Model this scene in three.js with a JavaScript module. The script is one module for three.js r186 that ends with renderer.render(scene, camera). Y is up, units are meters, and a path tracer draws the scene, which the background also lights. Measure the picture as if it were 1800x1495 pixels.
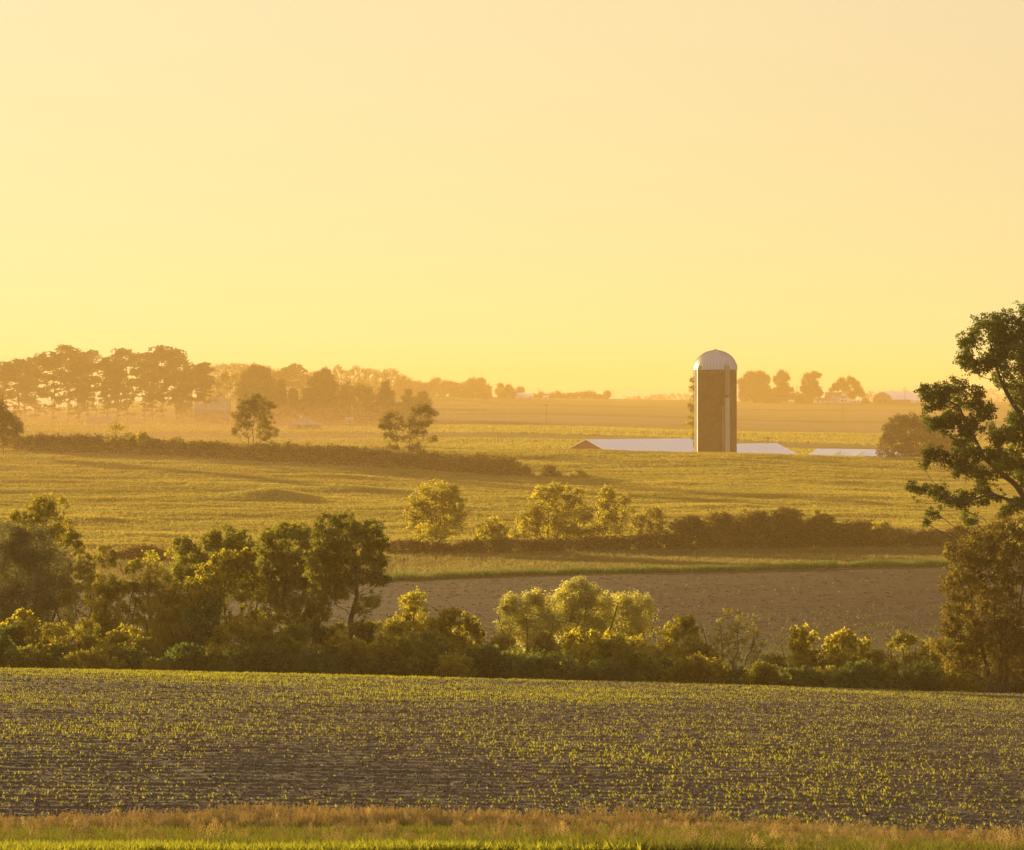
import * as THREE from 'three';
import { ImprovedNoise } from 'three/addons/math/ImprovedNoise.js';
import { mergeGeometries } from 'three/addons/utils/BufferGeometryUtils.js';

// ---------------------------------------------------------------- camera, sky, sun, exposure
const EXPOSURE = 3.4;
const F = 5104;                                  // focal length in photograph pixels (1800 wide)
const HORIZON = 700;                             // photograph row of the eye level
const scene = new THREE.Scene();
const camera = new THREE.PerspectiveCamera(2 * Math.atan(747.5 / F) * 180 / Math.PI, 1800 / 1495, 0.5, 6000);
camera.position.set(0, 0, 0);
camera.setViewOffset(1800, 1495, 0, 747.5 - HORIZON, 1800, 1495);
const renderer = new THREE.WebGLRenderer({ antialias: true });
renderer.toneMapping = THREE.LinearToneMapping;
renderer.toneMappingExposure = EXPOSURE;
renderer.shadowMap.enabled = true;

const rad = (d) => d * Math.PI / 180;
const SUN_AZ = rad(-40), SUN_EL = rad(7);       // azimuth from the view direction, negative to the left
const sunDir = new THREE.Vector3(Math.sin(SUN_AZ) * Math.cos(SUN_EL), Math.sin(SUN_EL), -Math.cos(SUN_AZ) * Math.cos(SUN_EL));
const clamp = (x, a = 0, b = 1) => Math.min(b, Math.max(a, x));
const sstep = (a, b, x) => { const t = clamp((x - a) / (b - a)); return t * t * (3 - 2 * t); };
const lerp = (a, b, t) => a + (b - a) * t;
{
  const W = 1024, Hh = 512, data = new Float32Array(W * Hh * 4);
  for (let j = 0; j < Hh; j++) for (let i = 0; i < W; i++) {
    const el = ((j + 0.5) / Hh - 0.5) * Math.PI, az = ((i + 0.5) / W - 0.5) * 2 * Math.PI;
    const d = [Math.cos(el) * Math.cos(az), Math.sin(el), Math.cos(el) * Math.sin(az)];
    const g = Math.acos(clamp(d[0] * sunDir.x + d[1] * sunDir.y + d[2] * sunDir.z, -1, 1)) * 180 / Math.PI;
    const e = Math.max(0, el * 180 / Math.PI);
    const t = (g - 30) / 20;
    const low = Math.exp(-e / 3.2);
    const warm = [0.985 - 0.05 * t, 0.835 - 0.105 * t + 0.17 * low - 0.002 * Math.min(e, 12), 0.40 - 0.065 * t + 0.009 * Math.min(e, 12)];
    const glow = 0.5 * Math.exp(-(g / 13) * (g / 13));
    warm[0] += glow; warm[1] += glow * 0.8; warm[2] += glow * 0.45;
    const cool = [0.46, 0.47, 0.53];
    const w = 1 - (1 - sstep(38, 115, g)) * (1 - 0.75 * sstep(9, 55, e));
    const k = 4 * (j * W + i);
    for (let c = 0; c < 3; c++) data[k + c] = Math.max(0.02, lerp(warm[c], cool[c], w)) / EXPOSURE;
    data[k + 3] = 1;
  }
  const sky = new THREE.DataTexture(data, W, Hh, THREE.RGBAFormat, THREE.FloatType);
  sky.mapping = THREE.EquirectangularReflectionMapping;
  sky.magFilter = sky.minFilter = THREE.LinearFilter;
  sky.needsUpdate = true;
  scene.background = sky; scene.environment = sky;
}
const sun = new THREE.DirectionalLight(new THREE.Color().setRGB(1, 0.77, 0.34), 5);
sun.position.copy(sunDir).multiplyScalar(900);
sun.castShadow = true; sun.shadow.radius = 2.5;
Object.assign(sun.shadow.camera, { left: -500, right: 500, top: 300, bottom: -300, near: 1, far: 3000 });
sun.shadow.mapSize.set(2048, 2048);
scene.add(sun);
scene.fog = new THREE.FogExp2(new THREE.Color().setRGB(1.0, 0.63, 0.23), 0.00032);

// ---------------------------------------------------------------- helpers
function rngOf(seed) { let a = seed >>> 0; return () => { a |= 0; a = a + 0x6D2B79F5 | 0; let t = Math.imul(a ^ a >>> 15, 1 | a); t = t + Math.imul(t ^ t >>> 7, 61 | t) ^ t; return ((t ^ t >>> 14) >>> 0) / 4294967296; }; }
const noise = new ImprovedNoise();
const n3 = (x, y, z) => noise.noise(x, y, z);
const fbm = (x, y, z = 0.37, o = 3) => { let s = 0, a = 1, q = 0; for (let i = 0; i < o; i++) { s += a * n3(x, y, z + i * 7.3); q += a; x *= 2.03; y *= 2.03; z *= 2.03; a *= 0.5; } return s / q; };
const taken = {};
function numbered(n) { const k = taken[n] = (taken[n] ?? -1) + 1; return k ? n + '_' + String(k).padStart(3, '0') : n; }
const col = (r, g, b) => new THREE.Color().setRGB(r, g, b);
function std(r, g, b, rough = 0.9, extra = {}) { return new THREE.MeshStandardMaterial({ color: col(r, g, b), roughness: rough, metalness: 0, ...extra }); }
function leafMat(r, g, b, tr = 0.5) { return new THREE.MeshPhysicalMaterial({ color: col(r, g, b), roughness: 1, specularIntensity: 0.08, transmission: tr, thickness: 0, side: THREE.DoubleSide }); }
function part(name, geo, mat, parent) { const m = new THREE.Mesh(geo, mat); m.name = name; m.castShadow = m.receiveShadow = true; parent.add(m); return m; }
function thing(name, label, category, pos = [0, 0, 0], turn = 0, group) {
  const o = new THREE.Group(); o.name = numbered(name); o.position.set(...pos); o.rotation.y = turn;
  o.userData = { label, category }; if (group) o.userData.group = group;
  scene.add(o); return o;
}
function tag(o, label, category, group, kind) { Object.assign(o.userData, { label, category }); if (group) o.userData.group = group; if (kind) o.userData.kind = kind; return o; }
const X = (px, D) => (px - 900) / F * D, Y = (row, D) => -(row - HORIZON) / F * D;   // photograph pixel at a chosen distance
const M4 = new THREE.Matrix4(), Q = new THREE.Quaternion(), E3 = new THREE.Euler(), V3 = new THREE.Vector3(), S3 = new THREE.Vector3();
function box(w, h, d, x = 0, y = 0, z = 0) { const g = new THREE.BoxGeometry(w, h, d); g.translate(x, y, z); return g; }

// tapered tube along points with a radius each
function tube(pts, rs, sides = 6) {
  const pos = [], idx = [], up = new THREE.Vector3();
  for (let i = 0; i < pts.length; i++) {
    const a = pts[Math.max(0, i - 1)], b = pts[Math.min(pts.length - 1, i + 1)];
    const t = new THREE.Vector3(b[0] - a[0], b[1] - a[1], b[2] - a[2]).normalize();
    up.set(0, 0, 1); if (Math.abs(t.z) > 0.9) up.set(1, 0, 0);
    const u = new THREE.Vector3().crossVectors(t, up).normalize(), v = new THREE.Vector3().crossVectors(t, u);
    for (let k = 0; k < sides; k++) {
      const c = Math.cos(k / sides * 2 * Math.PI) * rs[i], s = Math.sin(k / sides * 2 * Math.PI) * rs[i];
      pos.push(pts[i][0] + u.x * c + v.x * s, pts[i][1] + u.y * c + v.y * s, pts[i][2] + u.z * c + v.z * s);
    }
  }
  for (let i = 0; i < pts.length - 1; i++) for (let k = 0; k < sides; k++) {
    const a = i * sides + k, b = i * sides + (k + 1) % sides;
    idx.push(a, b, a + sides, b, b + sides, a + sides);
  }
  const g = new THREE.BufferGeometry();
  g.setAttribute('position', new THREE.Float32BufferAttribute(pos, 3)); g.setIndex(idx); g.computeVertexNormals(); return g;
}

// ---------------------------------------------------------------- terrain
const COLS = [0, 450, 900, 1350, 1800];
const T = [];   // [distance, five heights]
const byRow = (D, ...rows) => T.push([D, rows.map((r) => Y(r, D))]);
const byH = (D, ...h) => T.push([D, h.length === 1 ? COLS.map(() => h[0]) : h]);
byH(-300, 2); byH(-75, 1); byH(0, -1.8); byH(7.3, -2.2); byH(22, -4.36);
byRow(42, 1515, 1512, 1510, 1512, 1520);
byRow(49.8, 1496, 1494, 1494, 1499, 1512);
byRow(59.5, 1472, 1472, 1472, 1484, 1502);
byRow(64, 1453, 1452, 1455, 1463, 1484);
byRow(78.9, 1322, 1325, 1332, 1342, 1360);
byRow(95, 1240, 1247, 1257, 1268, 1285);
byRow(127, 1178, 1185, 1196, 1207, 1222);
byH(138, -13.87, -13.93, -14.14, -14.41, -14.81);
byH(157, -16.24, -16.24, -16.38, -16.51, -16.78);
byH(182, -17.09, -17.02, -16.95, -16.88, -16.81);
byRow(218, 1112, 1110, 1105, 1098, 1092);
byRow(285, 1042, 1034, 1016, 1004, 997);
byRow(319.4, 1000, 992, 984, 976, 972);
byRow(351.3, 966, 964, 962, 955, 950);
byRow(425, 893, 893, 900, 900, 905);
byRow(535, 812, 815, 832, 838, 850);
byRow(567.5, 793, 796, 810, 818, 831);
byRow(600, 779, 781, 790, 799, 811);
byH(628.6, -10.89, -11.11, -12.35, -13.47, -15.15);
byH(715, -16.15, -16.15, -17.3, -18.45, -19.6);
byH(835, -17.3, -16.7, -16.7, -17.89, -19.09);
byRow(985, 775, 775, 775, 785, 795);
byRow(1310, 747, 746, 742, 752, 758);
byRow(1640, 739, 734, 722, 730, 732);
byRow(2150, 730, 702, 704, 707, 708);
byRow(2422.2, 724, 693, 699, 708, 709);
byRow(2788.9, 724, 698, 703, 716, 718);
byRow(3400, 726, 704, 710, 722, 722);
const NT = T.length;
function slope(a, b, c, ya, yb, yc) {             // monotone tangent
  const d0 = (yb - ya) / (b - a), d1 = (yc - yb) / (c - b);
  return d0 * d1 <= 0 ? 0 : 3 * (c - a) / ((2 * (c - b) + (b - a)) / d0 + ((c - b) + 2 * (b - a)) / d1);
}
const TAN = T.map((t, i) => t[1].map((y, c) => i === 0 || i === NT - 1 ? 0 : slope(T[i - 1][0], t[0], T[i + 1][0], T[i - 1][1][c], y, T[i + 1][1][c])));
function baseH(px, D) {
  let i = 0; while (i < NT - 2 && T[i + 1][0] < D) i++;
  const h = T[i + 1][0] - T[i][0], s = clamp((D - T[i][0]) / h), s2 = s * s, s3 = s2 * s;
  const q = clamp((px - 0) / 450, -0.999, 4.999), c = clamp(Math.floor(q), 0, 3), u = q - c;
  const at = (k) => { k = clamp(k, 0, 4); return (2 * s3 - 3 * s2 + 1) * T[i][1][k] + (s3 - 2 * s2 + s) * h * TAN[i][k] + (3 * s2 - 2 * s3) * T[i + 1][1][k] + (s3 - s2) * h * TAN[i + 1][k]; };
  const p0 = at(c - 1), p1 = at(c), p2 = at(c + 1), p3 = at(c + 2), uu = clamp(u);
  return p1 + 0.5 * uu * (p2 - p0 + uu * (2 * p0 - 5 * p1 + 4 * p2 - p3 + uu * (3 * (p1 - p2) + p3 - p0)));
}
const MOUNDS = [[470, 449, 5.4, 5, 1.2], [640, 469, 9, 4, 0.5], [150, 400, 5, 3.5, 0.5], [270, 505, 4, 4, 0.5], [760, 430, 10, 4, 0.4], [1230, 436, 12, 5, 0.45], [1480, 469, 14, 5, 0.4]];
function H(x, D) {
  const Dn = Math.max(D, 20), px = 900 + x / Dn * F;
  let h = baseH(px, D);
  if (D > 20) h += 0.09 * fbm(x * 0.08, D * 0.12) * Math.min(1, D / 140) + 0.04 * n3(x * 0.45, D * 0.6, 2.2);
  if (D > 64 && D < 133) h += Math.min(1, (D - 64) / 2, (133 - D) / 2) * (0.026 * n3(x * 1.1, D * 2.3, 6.6) + 0.026 * n3(x * 2.9, D * 3.9, 1.2) + 0.02 * Math.cos((D + 0.6 * Math.sin(x * 0.03) - 0.02 * x) * 8.267));
  if (D > 174 && D < 283) h += Math.min(1, (D - 174) / 3, (283 - D) / 3) * (0.025 * n3(x * 0.8, D * 1.7, 4.4) + 0.02 * n3(x * 1.9, D * 1.5, 8.2) + 0.015 * Math.cos(D * 8.267));
  if (D > 345 && D < 612) {
    h += 0.55 * fbm(x * 0.035, D * 0.06, 5.1) + 0.12 * n3(x * 0.16, D * 0.25, 9);
    for (const [mp, md, rx, rz, mh] of MOUNDS) { const a = (x - X(mp, md)) / rx, b = (D - md) / rz; if (a * a + b * b < 9) h += mh * Math.exp(-a * a - b * b); }
  }
  if (D > 760) { const k = sstep(760, 985, D); h += k * (1.4 * fbm(x * 0.0045, D * 0.010, 3.3) + 0.7 * n3(x * 0.009, D * 0.030, 1.7)); }
  return h;
}
const atGround = (px, D) => [X(px, D), H(X(px, D), D), -D];

// tiling noise textures
function noiseTex(size, seed, fn, srgb) {
  const d = new Uint8Array(size * size * 4), r = rngOf(seed);
  const layers = []; for (const n of [4, 16, 64, 256]) { const a = new Float32Array(n * n); for (let i = 0; i < n * n; i++) a[i] = r(); layers.push([n, a]); }
  const samp = (l, u, v) => { const [n, a] = layers[l], x = u * n, y = v * n, i = Math.floor(x), j = Math.floor(y), f = x - i, g = y - j; const q = (p, s) => a[((s % n + n) % n) * n + (p % n + n) % n]; const ff = f * f * (3 - 2 * f), gg = g * g * (3 - 2 * g); return lerp(lerp(q(i, j), q(i + 1, j), ff), lerp(q(i, j + 1), q(i + 1, j + 1), ff), gg); };
  for (let j = 0; j < size; j++) for (let i = 0; i < size; i++) { const c = fn((l) => samp(l, i / size, j / size), r(), i / size, j / size); const k = 4 * (j * size + i); d[k] = 255 * clamp(c[0]); d[k + 1] = 255 * clamp(c[1]); d[k + 2] = 255 * clamp(c[2]); d[k + 3] = 255; }
  const t = new THREE.DataTexture(d, size, size); t.wrapS = t.wrapT = THREE.RepeatWrapping; t.magFilter = t.minFilter = THREE.LinearFilter; if (srgb) t.colorSpace = THREE.SRGBColorSpace; t.needsUpdate = true; return t;
}
const bumpTex = noiseTex(512, 5, (s, r) => { const v = 0.25 * s(0) + 0.3 * s(1) + 0.3 * s(2) + 0.25 * s(3); return [v, v, v]; });
const toneTex = noiseTex(512, 9, (s, r) => { const v = 0.62 + 0.12 * s(0) + 0.16 * s(1) + 0.2 * s(2) + 0.18 * (s(3) - 0.3) + (r > 0.985 ? 0.12 : 0); return [v, v * 0.99, v * 0.98]; });

// a band of terrain between two distances (functions of the column), coloured by colour(x, D)
function band(name, d0, d1, rows, colour, opts = {}) {
  const cols = []; const st = opts.step ?? 10;
  for (let p = -5000; p < -300; p += 220) cols.push(p);
  for (let p = -300; p <= 2100; p += st) cols.push(p);
  for (let p = 2320; p <= 6800; p += 220) cols.push(p);
  const nc = cols.length, pos = [], uv = [], cl = [], idx = [];
  for (let j = 0; j <= rows; j++) for (let i = 0; i < nc; i++) {
    const a = d0(cols[i]), b = d1(cols[i]), t = j / rows, D = a > 30 ? a * Math.pow(b / a, t) : lerp(a, b, t);
    const x = X(cols[i], Math.max(D, 43)), y = H(x, D);
    pos.push(x, y, -D); uv.push(x / 6, D / 6);
    const c = colour(x, D, cols[i]); cl.push(c[0], c[1], c[2]);
  }
  for (let j = 0; j < rows; j++) for (let i = 0; i < nc - 1; i++) { const a = j * nc + i; idx.push(a, a + 1, a + nc, a + 1, a + nc + 1, a + nc); }
  const g = new THREE.BufferGeometry();
  g.setAttribute('position', new THREE.Float32BufferAttribute(pos, 3)); g.setAttribute('uv', new THREE.Float32BufferAttribute(uv, 2)); g.setAttribute('color', new THREE.Float32BufferAttribute(cl, 3));
  g.setIndex(idx); g.computeVertexNormals();
  const m = new THREE.MeshPhysicalMaterial({ vertexColors: true, roughness: 1, specularIntensity: 0.08, map: toneTex, bumpMap: bumpTex, bumpScale: opts.bump ?? 0.06 });
  const o = part(numbered(name), g, m, scene); o.userData.kind = 'structure'; return o;
}
const K = (v) => () => v;
const mixc = (a, b, t) => [lerp(a[0], b[0], t), lerp(a[1], b[1], t), lerp(a[2], b[2], t)];
const SOIL = [0.135, 0.098, 0.06], SOIL2 = [0.068, 0.049, 0.031], GRASS = [0.17, 0.155, 0.042], DRY = [0.17, 0.14, 0.05], CROP = [0.16, 0.165, 0.04], RED = [0.16, 0.10, 0.05];
const verge1 = K(64);
const plowFar = (p) => 285 + 3 * n3(p * 0.004, 1.2, 0.4);
const farA = K(775);
band('near_slope', K(-300), K(40), 30, () => [0.11, 0.12, 0.03], { step: 30 });
band('grass_verge', K(40), verge1, 50, (x, D) => mixc([0.07, 0.085, 0.02], [0.15, 0.12, 0.05], clamp(0.5 + fbm(x * 0.3, D * 0.3))));
band('corn_field', verge1, K(134), 520, (x, D) => {
  const row = 0.5 + 0.5 * Math.cos((D + 0.6 * Math.sin(x * 0.03)) * 2 * Math.PI / 0.76), s = fbm(x * 0.03, D * 0.35, 8), f = n3(x * 0.9, D * 4.2, 4);
  return mixc(SOIL2, SOIL, clamp(0.5 + 0.5 * s + 0.35 * f + 0.15 * row));
}, { step: 3, bump: 0.008 });
band('valley_floor', K(134), K(172), 30, (x, D) => mixc([0.06, 0.07, 0.02], [0.1, 0.09, 0.03], clamp(0.5 + fbm(x * 0.1, D * 0.1))));
band('plowed_field', K(172), plowFar, 260, (x, D) => {
  const s = fbm(x * 0.02, D * 0.2, 12), f = n3(x * 0.5, D * 2.4, 6), c = mixc([0.032, 0.017, 0.012], [0.052, 0.028, 0.019], clamp(0.5 + 0.6 * s + 0.4 * f));
  return mixc(c, [0.12, 0.115, 0.04], sstep(224, 188, D + 8 * s) * 0.35);
}, { step: 4, bump: 0.008 });
band('grass_strip', plowFar, K(328), 40, (x, D) => mixc([0.10, 0.10, 0.035], [0.17, 0.135, 0.06], clamp(0.5 + fbm(x * 0.12, D * 0.2))));
band('hay_field', K(328), K(617), 260, (x, D) => mixc(mixc(GRASS, DRY, clamp(0.35 + fbm(x * 0.022, D * 0.055, 2) * 1.2)), RED, clamp(fbm(x * 0.05, D * 0.13, 7) * 1.4 - 0.25)), { step: 8 });
band('farm_valley', K(617), farA, 20, () => [0.13, 0.125, 0.04], { step: 20 });
const STRIPS = [[865, GRASS], [985, CROP], [1082, [0.13, 0.12, 0.04]], [1245, CROP], [1326, DRY], [1491, [0.20, 0.15, 0.08]], [1574, [0.09, 0.09, 0.03]], [1712, DRY], [1820, [0.19, 0.14, 0.075]], [1910, [0.10, 0.095, 0.03]], [2045, CROP], [2150, DRY], [2300, CROP], [9999, GRASS]];
band('far_fields', farA, K(3400), 300, (x, D, px) => {
  const d = D + 70 * n3(x * 0.0026, 3.1, D * 0.0008) + 28 * n3(x * 0.008, 5.5, 0.2) + (px - 900) * 0.09;
  let i = 0; while (STRIPS[i][0] < d) i++;
  const c = STRIPS[i][1], k = 0.85 + 0.3 * fbm(x * 0.02, D * 0.05, 4);
  return [c[0] * k, c[1] * k, c[2] * k];
}, { step: 10, bump: 0.3 });

// ---------------------------------------------------------------- foliage
function clumpGeo(seed, n, R, L, W, flat = 0.8, upBias = 0.3, radial = false) {
  const r = rngOf(seed), pos = [], nor = [], idx = [];
  for (let i = 0; i < n; i++) {
    const c = new THREE.Vector3(r() * 2 - 1, r() * 2 - 1, r() * 2 - 1); if (c.lengthSq() > 1) c.normalize().multiplyScalar(r());
    const d = radial ? c.clone().normalize().add(new THREE.Vector3(0, upBias, 0)).normalize() : new THREE.Vector3(r() * 2 - 1, (r() * 2 - 1) * 0.6 - 0.15, r() * 2 - 1).normalize();
    c.multiplyScalar(R * (radial ? 0.5 : 1)); c.y *= flat;
    const nn = new THREE.Vector3(r() * 2 - 1, r() * 2 - 1 + upBias, r() * 2 - 1).normalize();
    const s = new THREE.Vector3().crossVectors(d, nn).normalize(); nn.crossVectors(s, d);
    const l = L * (0.7 + 0.6 * r()), w = W * (0.7 + 0.6 * r()), b = pos.length / 3;
    const put = (a, q) => pos.push(c.x + d.x * a + s.x * q, c.y + d.y * a + s.y * q, c.z + d.z * a + s.z * q);
    put(-l / 2, 0); put(0.05 * l, w / 2); put(l / 2, 0); put(0.05 * l, -w / 2);
    for (let k = 0; k < 4; k++) nor.push(nn.x, nn.y, nn.z);
    idx.push(b, b + 1, b + 2, b, b + 2, b + 3);
  }
  const g = new THREE.BufferGeometry(); g.setAttribute('position', new THREE.Float32BufferAttribute(pos, 3)); g.setAttribute('normal', new THREE.Float32BufferAttribute(nor, 3)); g.setIndex(idx); return g;
}
const CL = {
  cotton: clumpGeo(11, 16, 0.36, 0.17, 0.14, 0.85), near: clumpGeo(12, 15, 0.32, 0.16, 0.10), willow: clumpGeo(13, 20, 0.34, 0.24, 0.05, 1.1, 0.1), shoot: clumpGeo(14, 18, 0.36, 0.2, 0.11, 1.3, 0.5, true),
  mid: clumpGeo(15, 15, 0.42, 0.24, 0.15), hedge: clumpGeo(16, 15, 0.5, 0.28, 0.17), far: clumpGeo(17, 15, 0.95, 0.62, 0.34), needle: clumpGeo(18, 22, 1.0, 0.8, 0.18, 0.45, 0.5, true), spruce: clumpGeo(19, 16, 0.85, 0.6, 0.24, 0.6, 0.1),
};
const BARK = std(0.05, 0.037, 0.027, 0.95), BARKP = std(0.13, 0.10, 0.075, 0.95);
const LM = {
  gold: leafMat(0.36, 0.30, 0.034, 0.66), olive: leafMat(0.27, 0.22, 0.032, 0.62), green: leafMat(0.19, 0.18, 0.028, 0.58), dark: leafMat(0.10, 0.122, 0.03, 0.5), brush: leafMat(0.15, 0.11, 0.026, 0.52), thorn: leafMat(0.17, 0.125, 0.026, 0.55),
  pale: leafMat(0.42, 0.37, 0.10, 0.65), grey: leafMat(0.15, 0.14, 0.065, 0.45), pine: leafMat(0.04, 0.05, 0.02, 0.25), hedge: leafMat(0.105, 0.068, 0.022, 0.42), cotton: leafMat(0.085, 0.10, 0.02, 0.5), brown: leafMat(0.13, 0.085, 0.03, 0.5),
};
// fills ellipsoid lobes [x, y, z, rx, ry, rz] (thing's own axes) with leaf clumps
function crown(parent, lobes, geo, mat, count, seed, o = {}) {
  const r = rngOf(seed), w = lobes.map((l) => l[3] * l[4] + l[4] * l[5]), tot = w.reduce((a, b) => a + b, 0), mats = [], cols = [];
  const gap = o.gap ?? 0.12, gf = o.gapFreq ?? 0.9, c = new THREE.Color(), lo = o.inner ?? 0.4, warmth = o.warmth ?? 0.35;
  let tries = 0;
  while (mats.length < count && tries++ < count * 6) {
    let q = r() * tot, i = 0; while (i < lobes.length - 1 && (q -= w[i]) > 0) i++;
    const l = lobes[i], u = r() * 2 - 1, a = r() * 6.2832, s = Math.sqrt(1 - u * u), k = lo + (1.06 - lo) * Math.sqrt(r()) + (r() < (o.stray ?? 0.24) ? 0.36 * r() : 0);
    const x = l[0] + l[3] * k * s * Math.cos(a), y = l[1] + l[4] * k * u, z = l[2] + l[5] * k * s * Math.sin(a);
    if (y < (o.floor ?? -1)) continue;
    const g = n3(x * gf + seed, y * gf, z * gf);
    if (g < -gap && r() > (o.leak ?? 0.15)) continue;
    const sc = (o.scale ?? 1) * (0.65 + 0.7 * r());
    E3.set((r() - 0.5) * (o.tilt ?? 1.6), r() * 6.28, (r() - 0.5) * (o.tilt ?? 1.6)); Q.setFromEuler(E3);
    M4.compose(V3.set(x, y, z), Q, S3.set(sc, sc * (0.8 + 0.4 * r()), sc)); mats.push(M4.clone());
    const b = 0.6 + 0.7 * r() + 0.6 * n3(x * 0.5, y * 0.5 + seed, z * 0.5), h = r();
    cols.push([b * (1 + warmth * 0.45 * (h - 0.4)), b, b * (1 - 0.3 * h)]);
  }
  const im = new THREE.InstancedMesh(geo, mat, mats.length); im.name = 'crown'; im.userData.kind = 'stuff'; im.castShadow = im.receiveShadow = true;
  mats.forEach((m, i) => { im.setMatrixAt(i, m); im.setColorAt(i, c.setRGB(Math.max(0.1, cols[i][0]), Math.max(0.1, cols[i][1]), Math.max(0.1, cols[i][2]))); });
  parent.add(im); return im;
}
function wobble(a, b, n, amp, r) {
  const p = [];
  for (let i = 0; i <= n; i++) { const t = i / n, e = amp * Math.sin(Math.PI * t); p.push([lerp(a[0], b[0], t) + e * (r() - 0.5), lerp(a[1], b[1], t) + e * (r() - 0.5) * 0.6, lerp(a[2], b[2], t) + e * (r() - 0.5)]); }
  return p;
}
const taper = (a, b, n) => Array.from({ length: n + 1 }, (_, i) => lerp(a, b, Math.pow(i / n, 0.8)));
// trunk, limbs to the lobes and twigs
function wood(parent, lobes, Hh, o, seed) {
  const r = rngOf(seed + 77), gs = [], stems = o.stems ?? 1, lean = o.lean ?? 0, R = o.trunkR ?? Hh * 0.018, sides = o.sides ?? 6;
  const tips = [];
  for (const [r0, r1, ...pp] of o.paths ?? []) { const q = pp.map(([a, b, c = 0]) => o.toOwn(a, b, c)); const fine = []; for (let i = 0; i < q.length - 1; i++) for (let k = 0; k < 3; k++) { const t = k / 3; fine.push(q[i].map((v, j) => lerp(v, q[i + 1][j], t) + (r() - 0.5) * 0.06)); } fine.push(q[q.length - 1]); tips.push(fine); gs.push(tube(fine, taper(r0, r1, fine.length - 1), 8)); }
  for (let s = 0; s < (o.paths ? 0 : stems); s++) {
    const a = stems > 1 ? (s / (stems - 1) - 0.5) : 0, sp = o.spread ?? 0.25;
    const foot = [a * Hh * 0.06 + (o.footX ?? 0), -0.5, (r() - 0.5) * 0.1 * Hh * (stems > 1 ? 1 : 0)], top = [a * Hh * sp * 2 + lean * Hh, Hh * (o.trunkTop ?? 0.78), (r() - 0.5) * Hh * 0.12];
    const p = wobble(foot, top, 7, Hh * 0.06, r); tips.push(p);
    gs.push(tube(p, taper(R * (stems > 1 ? 0.7 : 1), R * 0.22, 7), sides));
  }
  for (const l of lobes) {
    let best = null, bd = 1e9;
    for (const p of tips) for (let i = 1; i < p.length; i++) { const dy = l[1] - p[i][1], dh = Math.hypot(l[0] - p[i][0], l[2] - p[i][2]); const d = Math.abs(dy - dh * 0.75) + dh * 0.6 + (dy < 0 ? 3 : 0); if (d < bd) { bd = d; best = p[i]; } }
    const len = Math.hypot(l[0] - best[0], l[1] - best[1], l[2] - best[2]); if (len < 0.2) continue;
    const rr = clamp(len * (o.paths ? 0.010 : 0.016), R * 0.06, R * (o.paths ? 0.12 : 0.35)), p = wobble(best, [l[0], l[1], l[2]], 4, len * 0.3, r);
    gs.push(tube(p, taper(rr, rr * 0.35, 4), 5));
    for (let k = 0; k < (o.twigs ?? 4); k++) {
      const u = r() * 1.4 - 0.4, a = r() * 6.28, s = Math.sqrt(Math.max(0, 1 - u * u));
      gs.push(tube(wobble(p[2 + (k % 3)], [l[0] + l[3] * 0.9 * s * Math.cos(a), l[1] + l[4] * 0.9 * u, l[2] + l[5] * 0.9 * s * Math.sin(a)], 3, len * 0.1, r), taper(rr * 0.4, rr * 0.1, 3), 4));
    }
  }
  return part(o.woodName ?? 'trunk', mergeGeometries(gs), o.bark ?? BARK, parent);
}
// lobes spread through an envelope of height Hh and width W
function autoLobes(Hh, W, seed, o = {}) {
  const r = rngOf(seed + 5), cb = o.crownBase ?? 0.15, n = o.lobes ?? 11, out = [], cy = (cb + 1) / 2 * Hh, ry = (1 - cb) / 2 * Hh, rx = W / 2, prof = o.profile ?? 'round';
  for (let i = 0; i < n; i++) {
    const t = (i + 0.5) / n; let y = lerp(cb * Hh, Hh, t), env;
    if (prof === 'cone') env = 1 - 0.85 * t; else if (prof === 'vase') env = 0.35 + 0.75 * t - 0.35 * t * t * t; else if (prof === 'column') env = 0.75 * Math.sqrt(Math.max(0.05, 1 - Math.pow(2 * t - 1, 4))); else if (prof === 'bush') env = Math.sqrt(Math.max(0.08, 1 - Math.pow(Math.max(0, t * 1.1 - 0.1), 2.2))); else env = Math.sqrt(Math.max(0.06, 1 - Math.pow(2 * t - 1, 2)));
    const rl = rx * (o.lobeSize ?? 0.42) * (0.75 + 0.5 * r()) * (0.55 + 0.45 * env), a = i * 2.4 + r(), d = Math.max(0, rx * env - rl * 0.85) * (0.55 + 0.45 * r());
    const rly = Math.min(rl * (o.lobeFlat ?? 0.85), Hh * 0.3);
    y = Math.min(y, Hh - rly * 0.95);
    out.push([d * Math.cos(a) + (o.lean ?? 0) * y, Math.max(y, rly * 0.5), d * Math.sin(a) * (o.depth ?? 0.8), rl, rly, rl]);
  }
  out.push([(o.lean ?? 0) * cy, cy, 0, rx * 0.45, ry * 0.6, rx * 0.4]);
  return out;
}
let seedN = 100;
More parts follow.
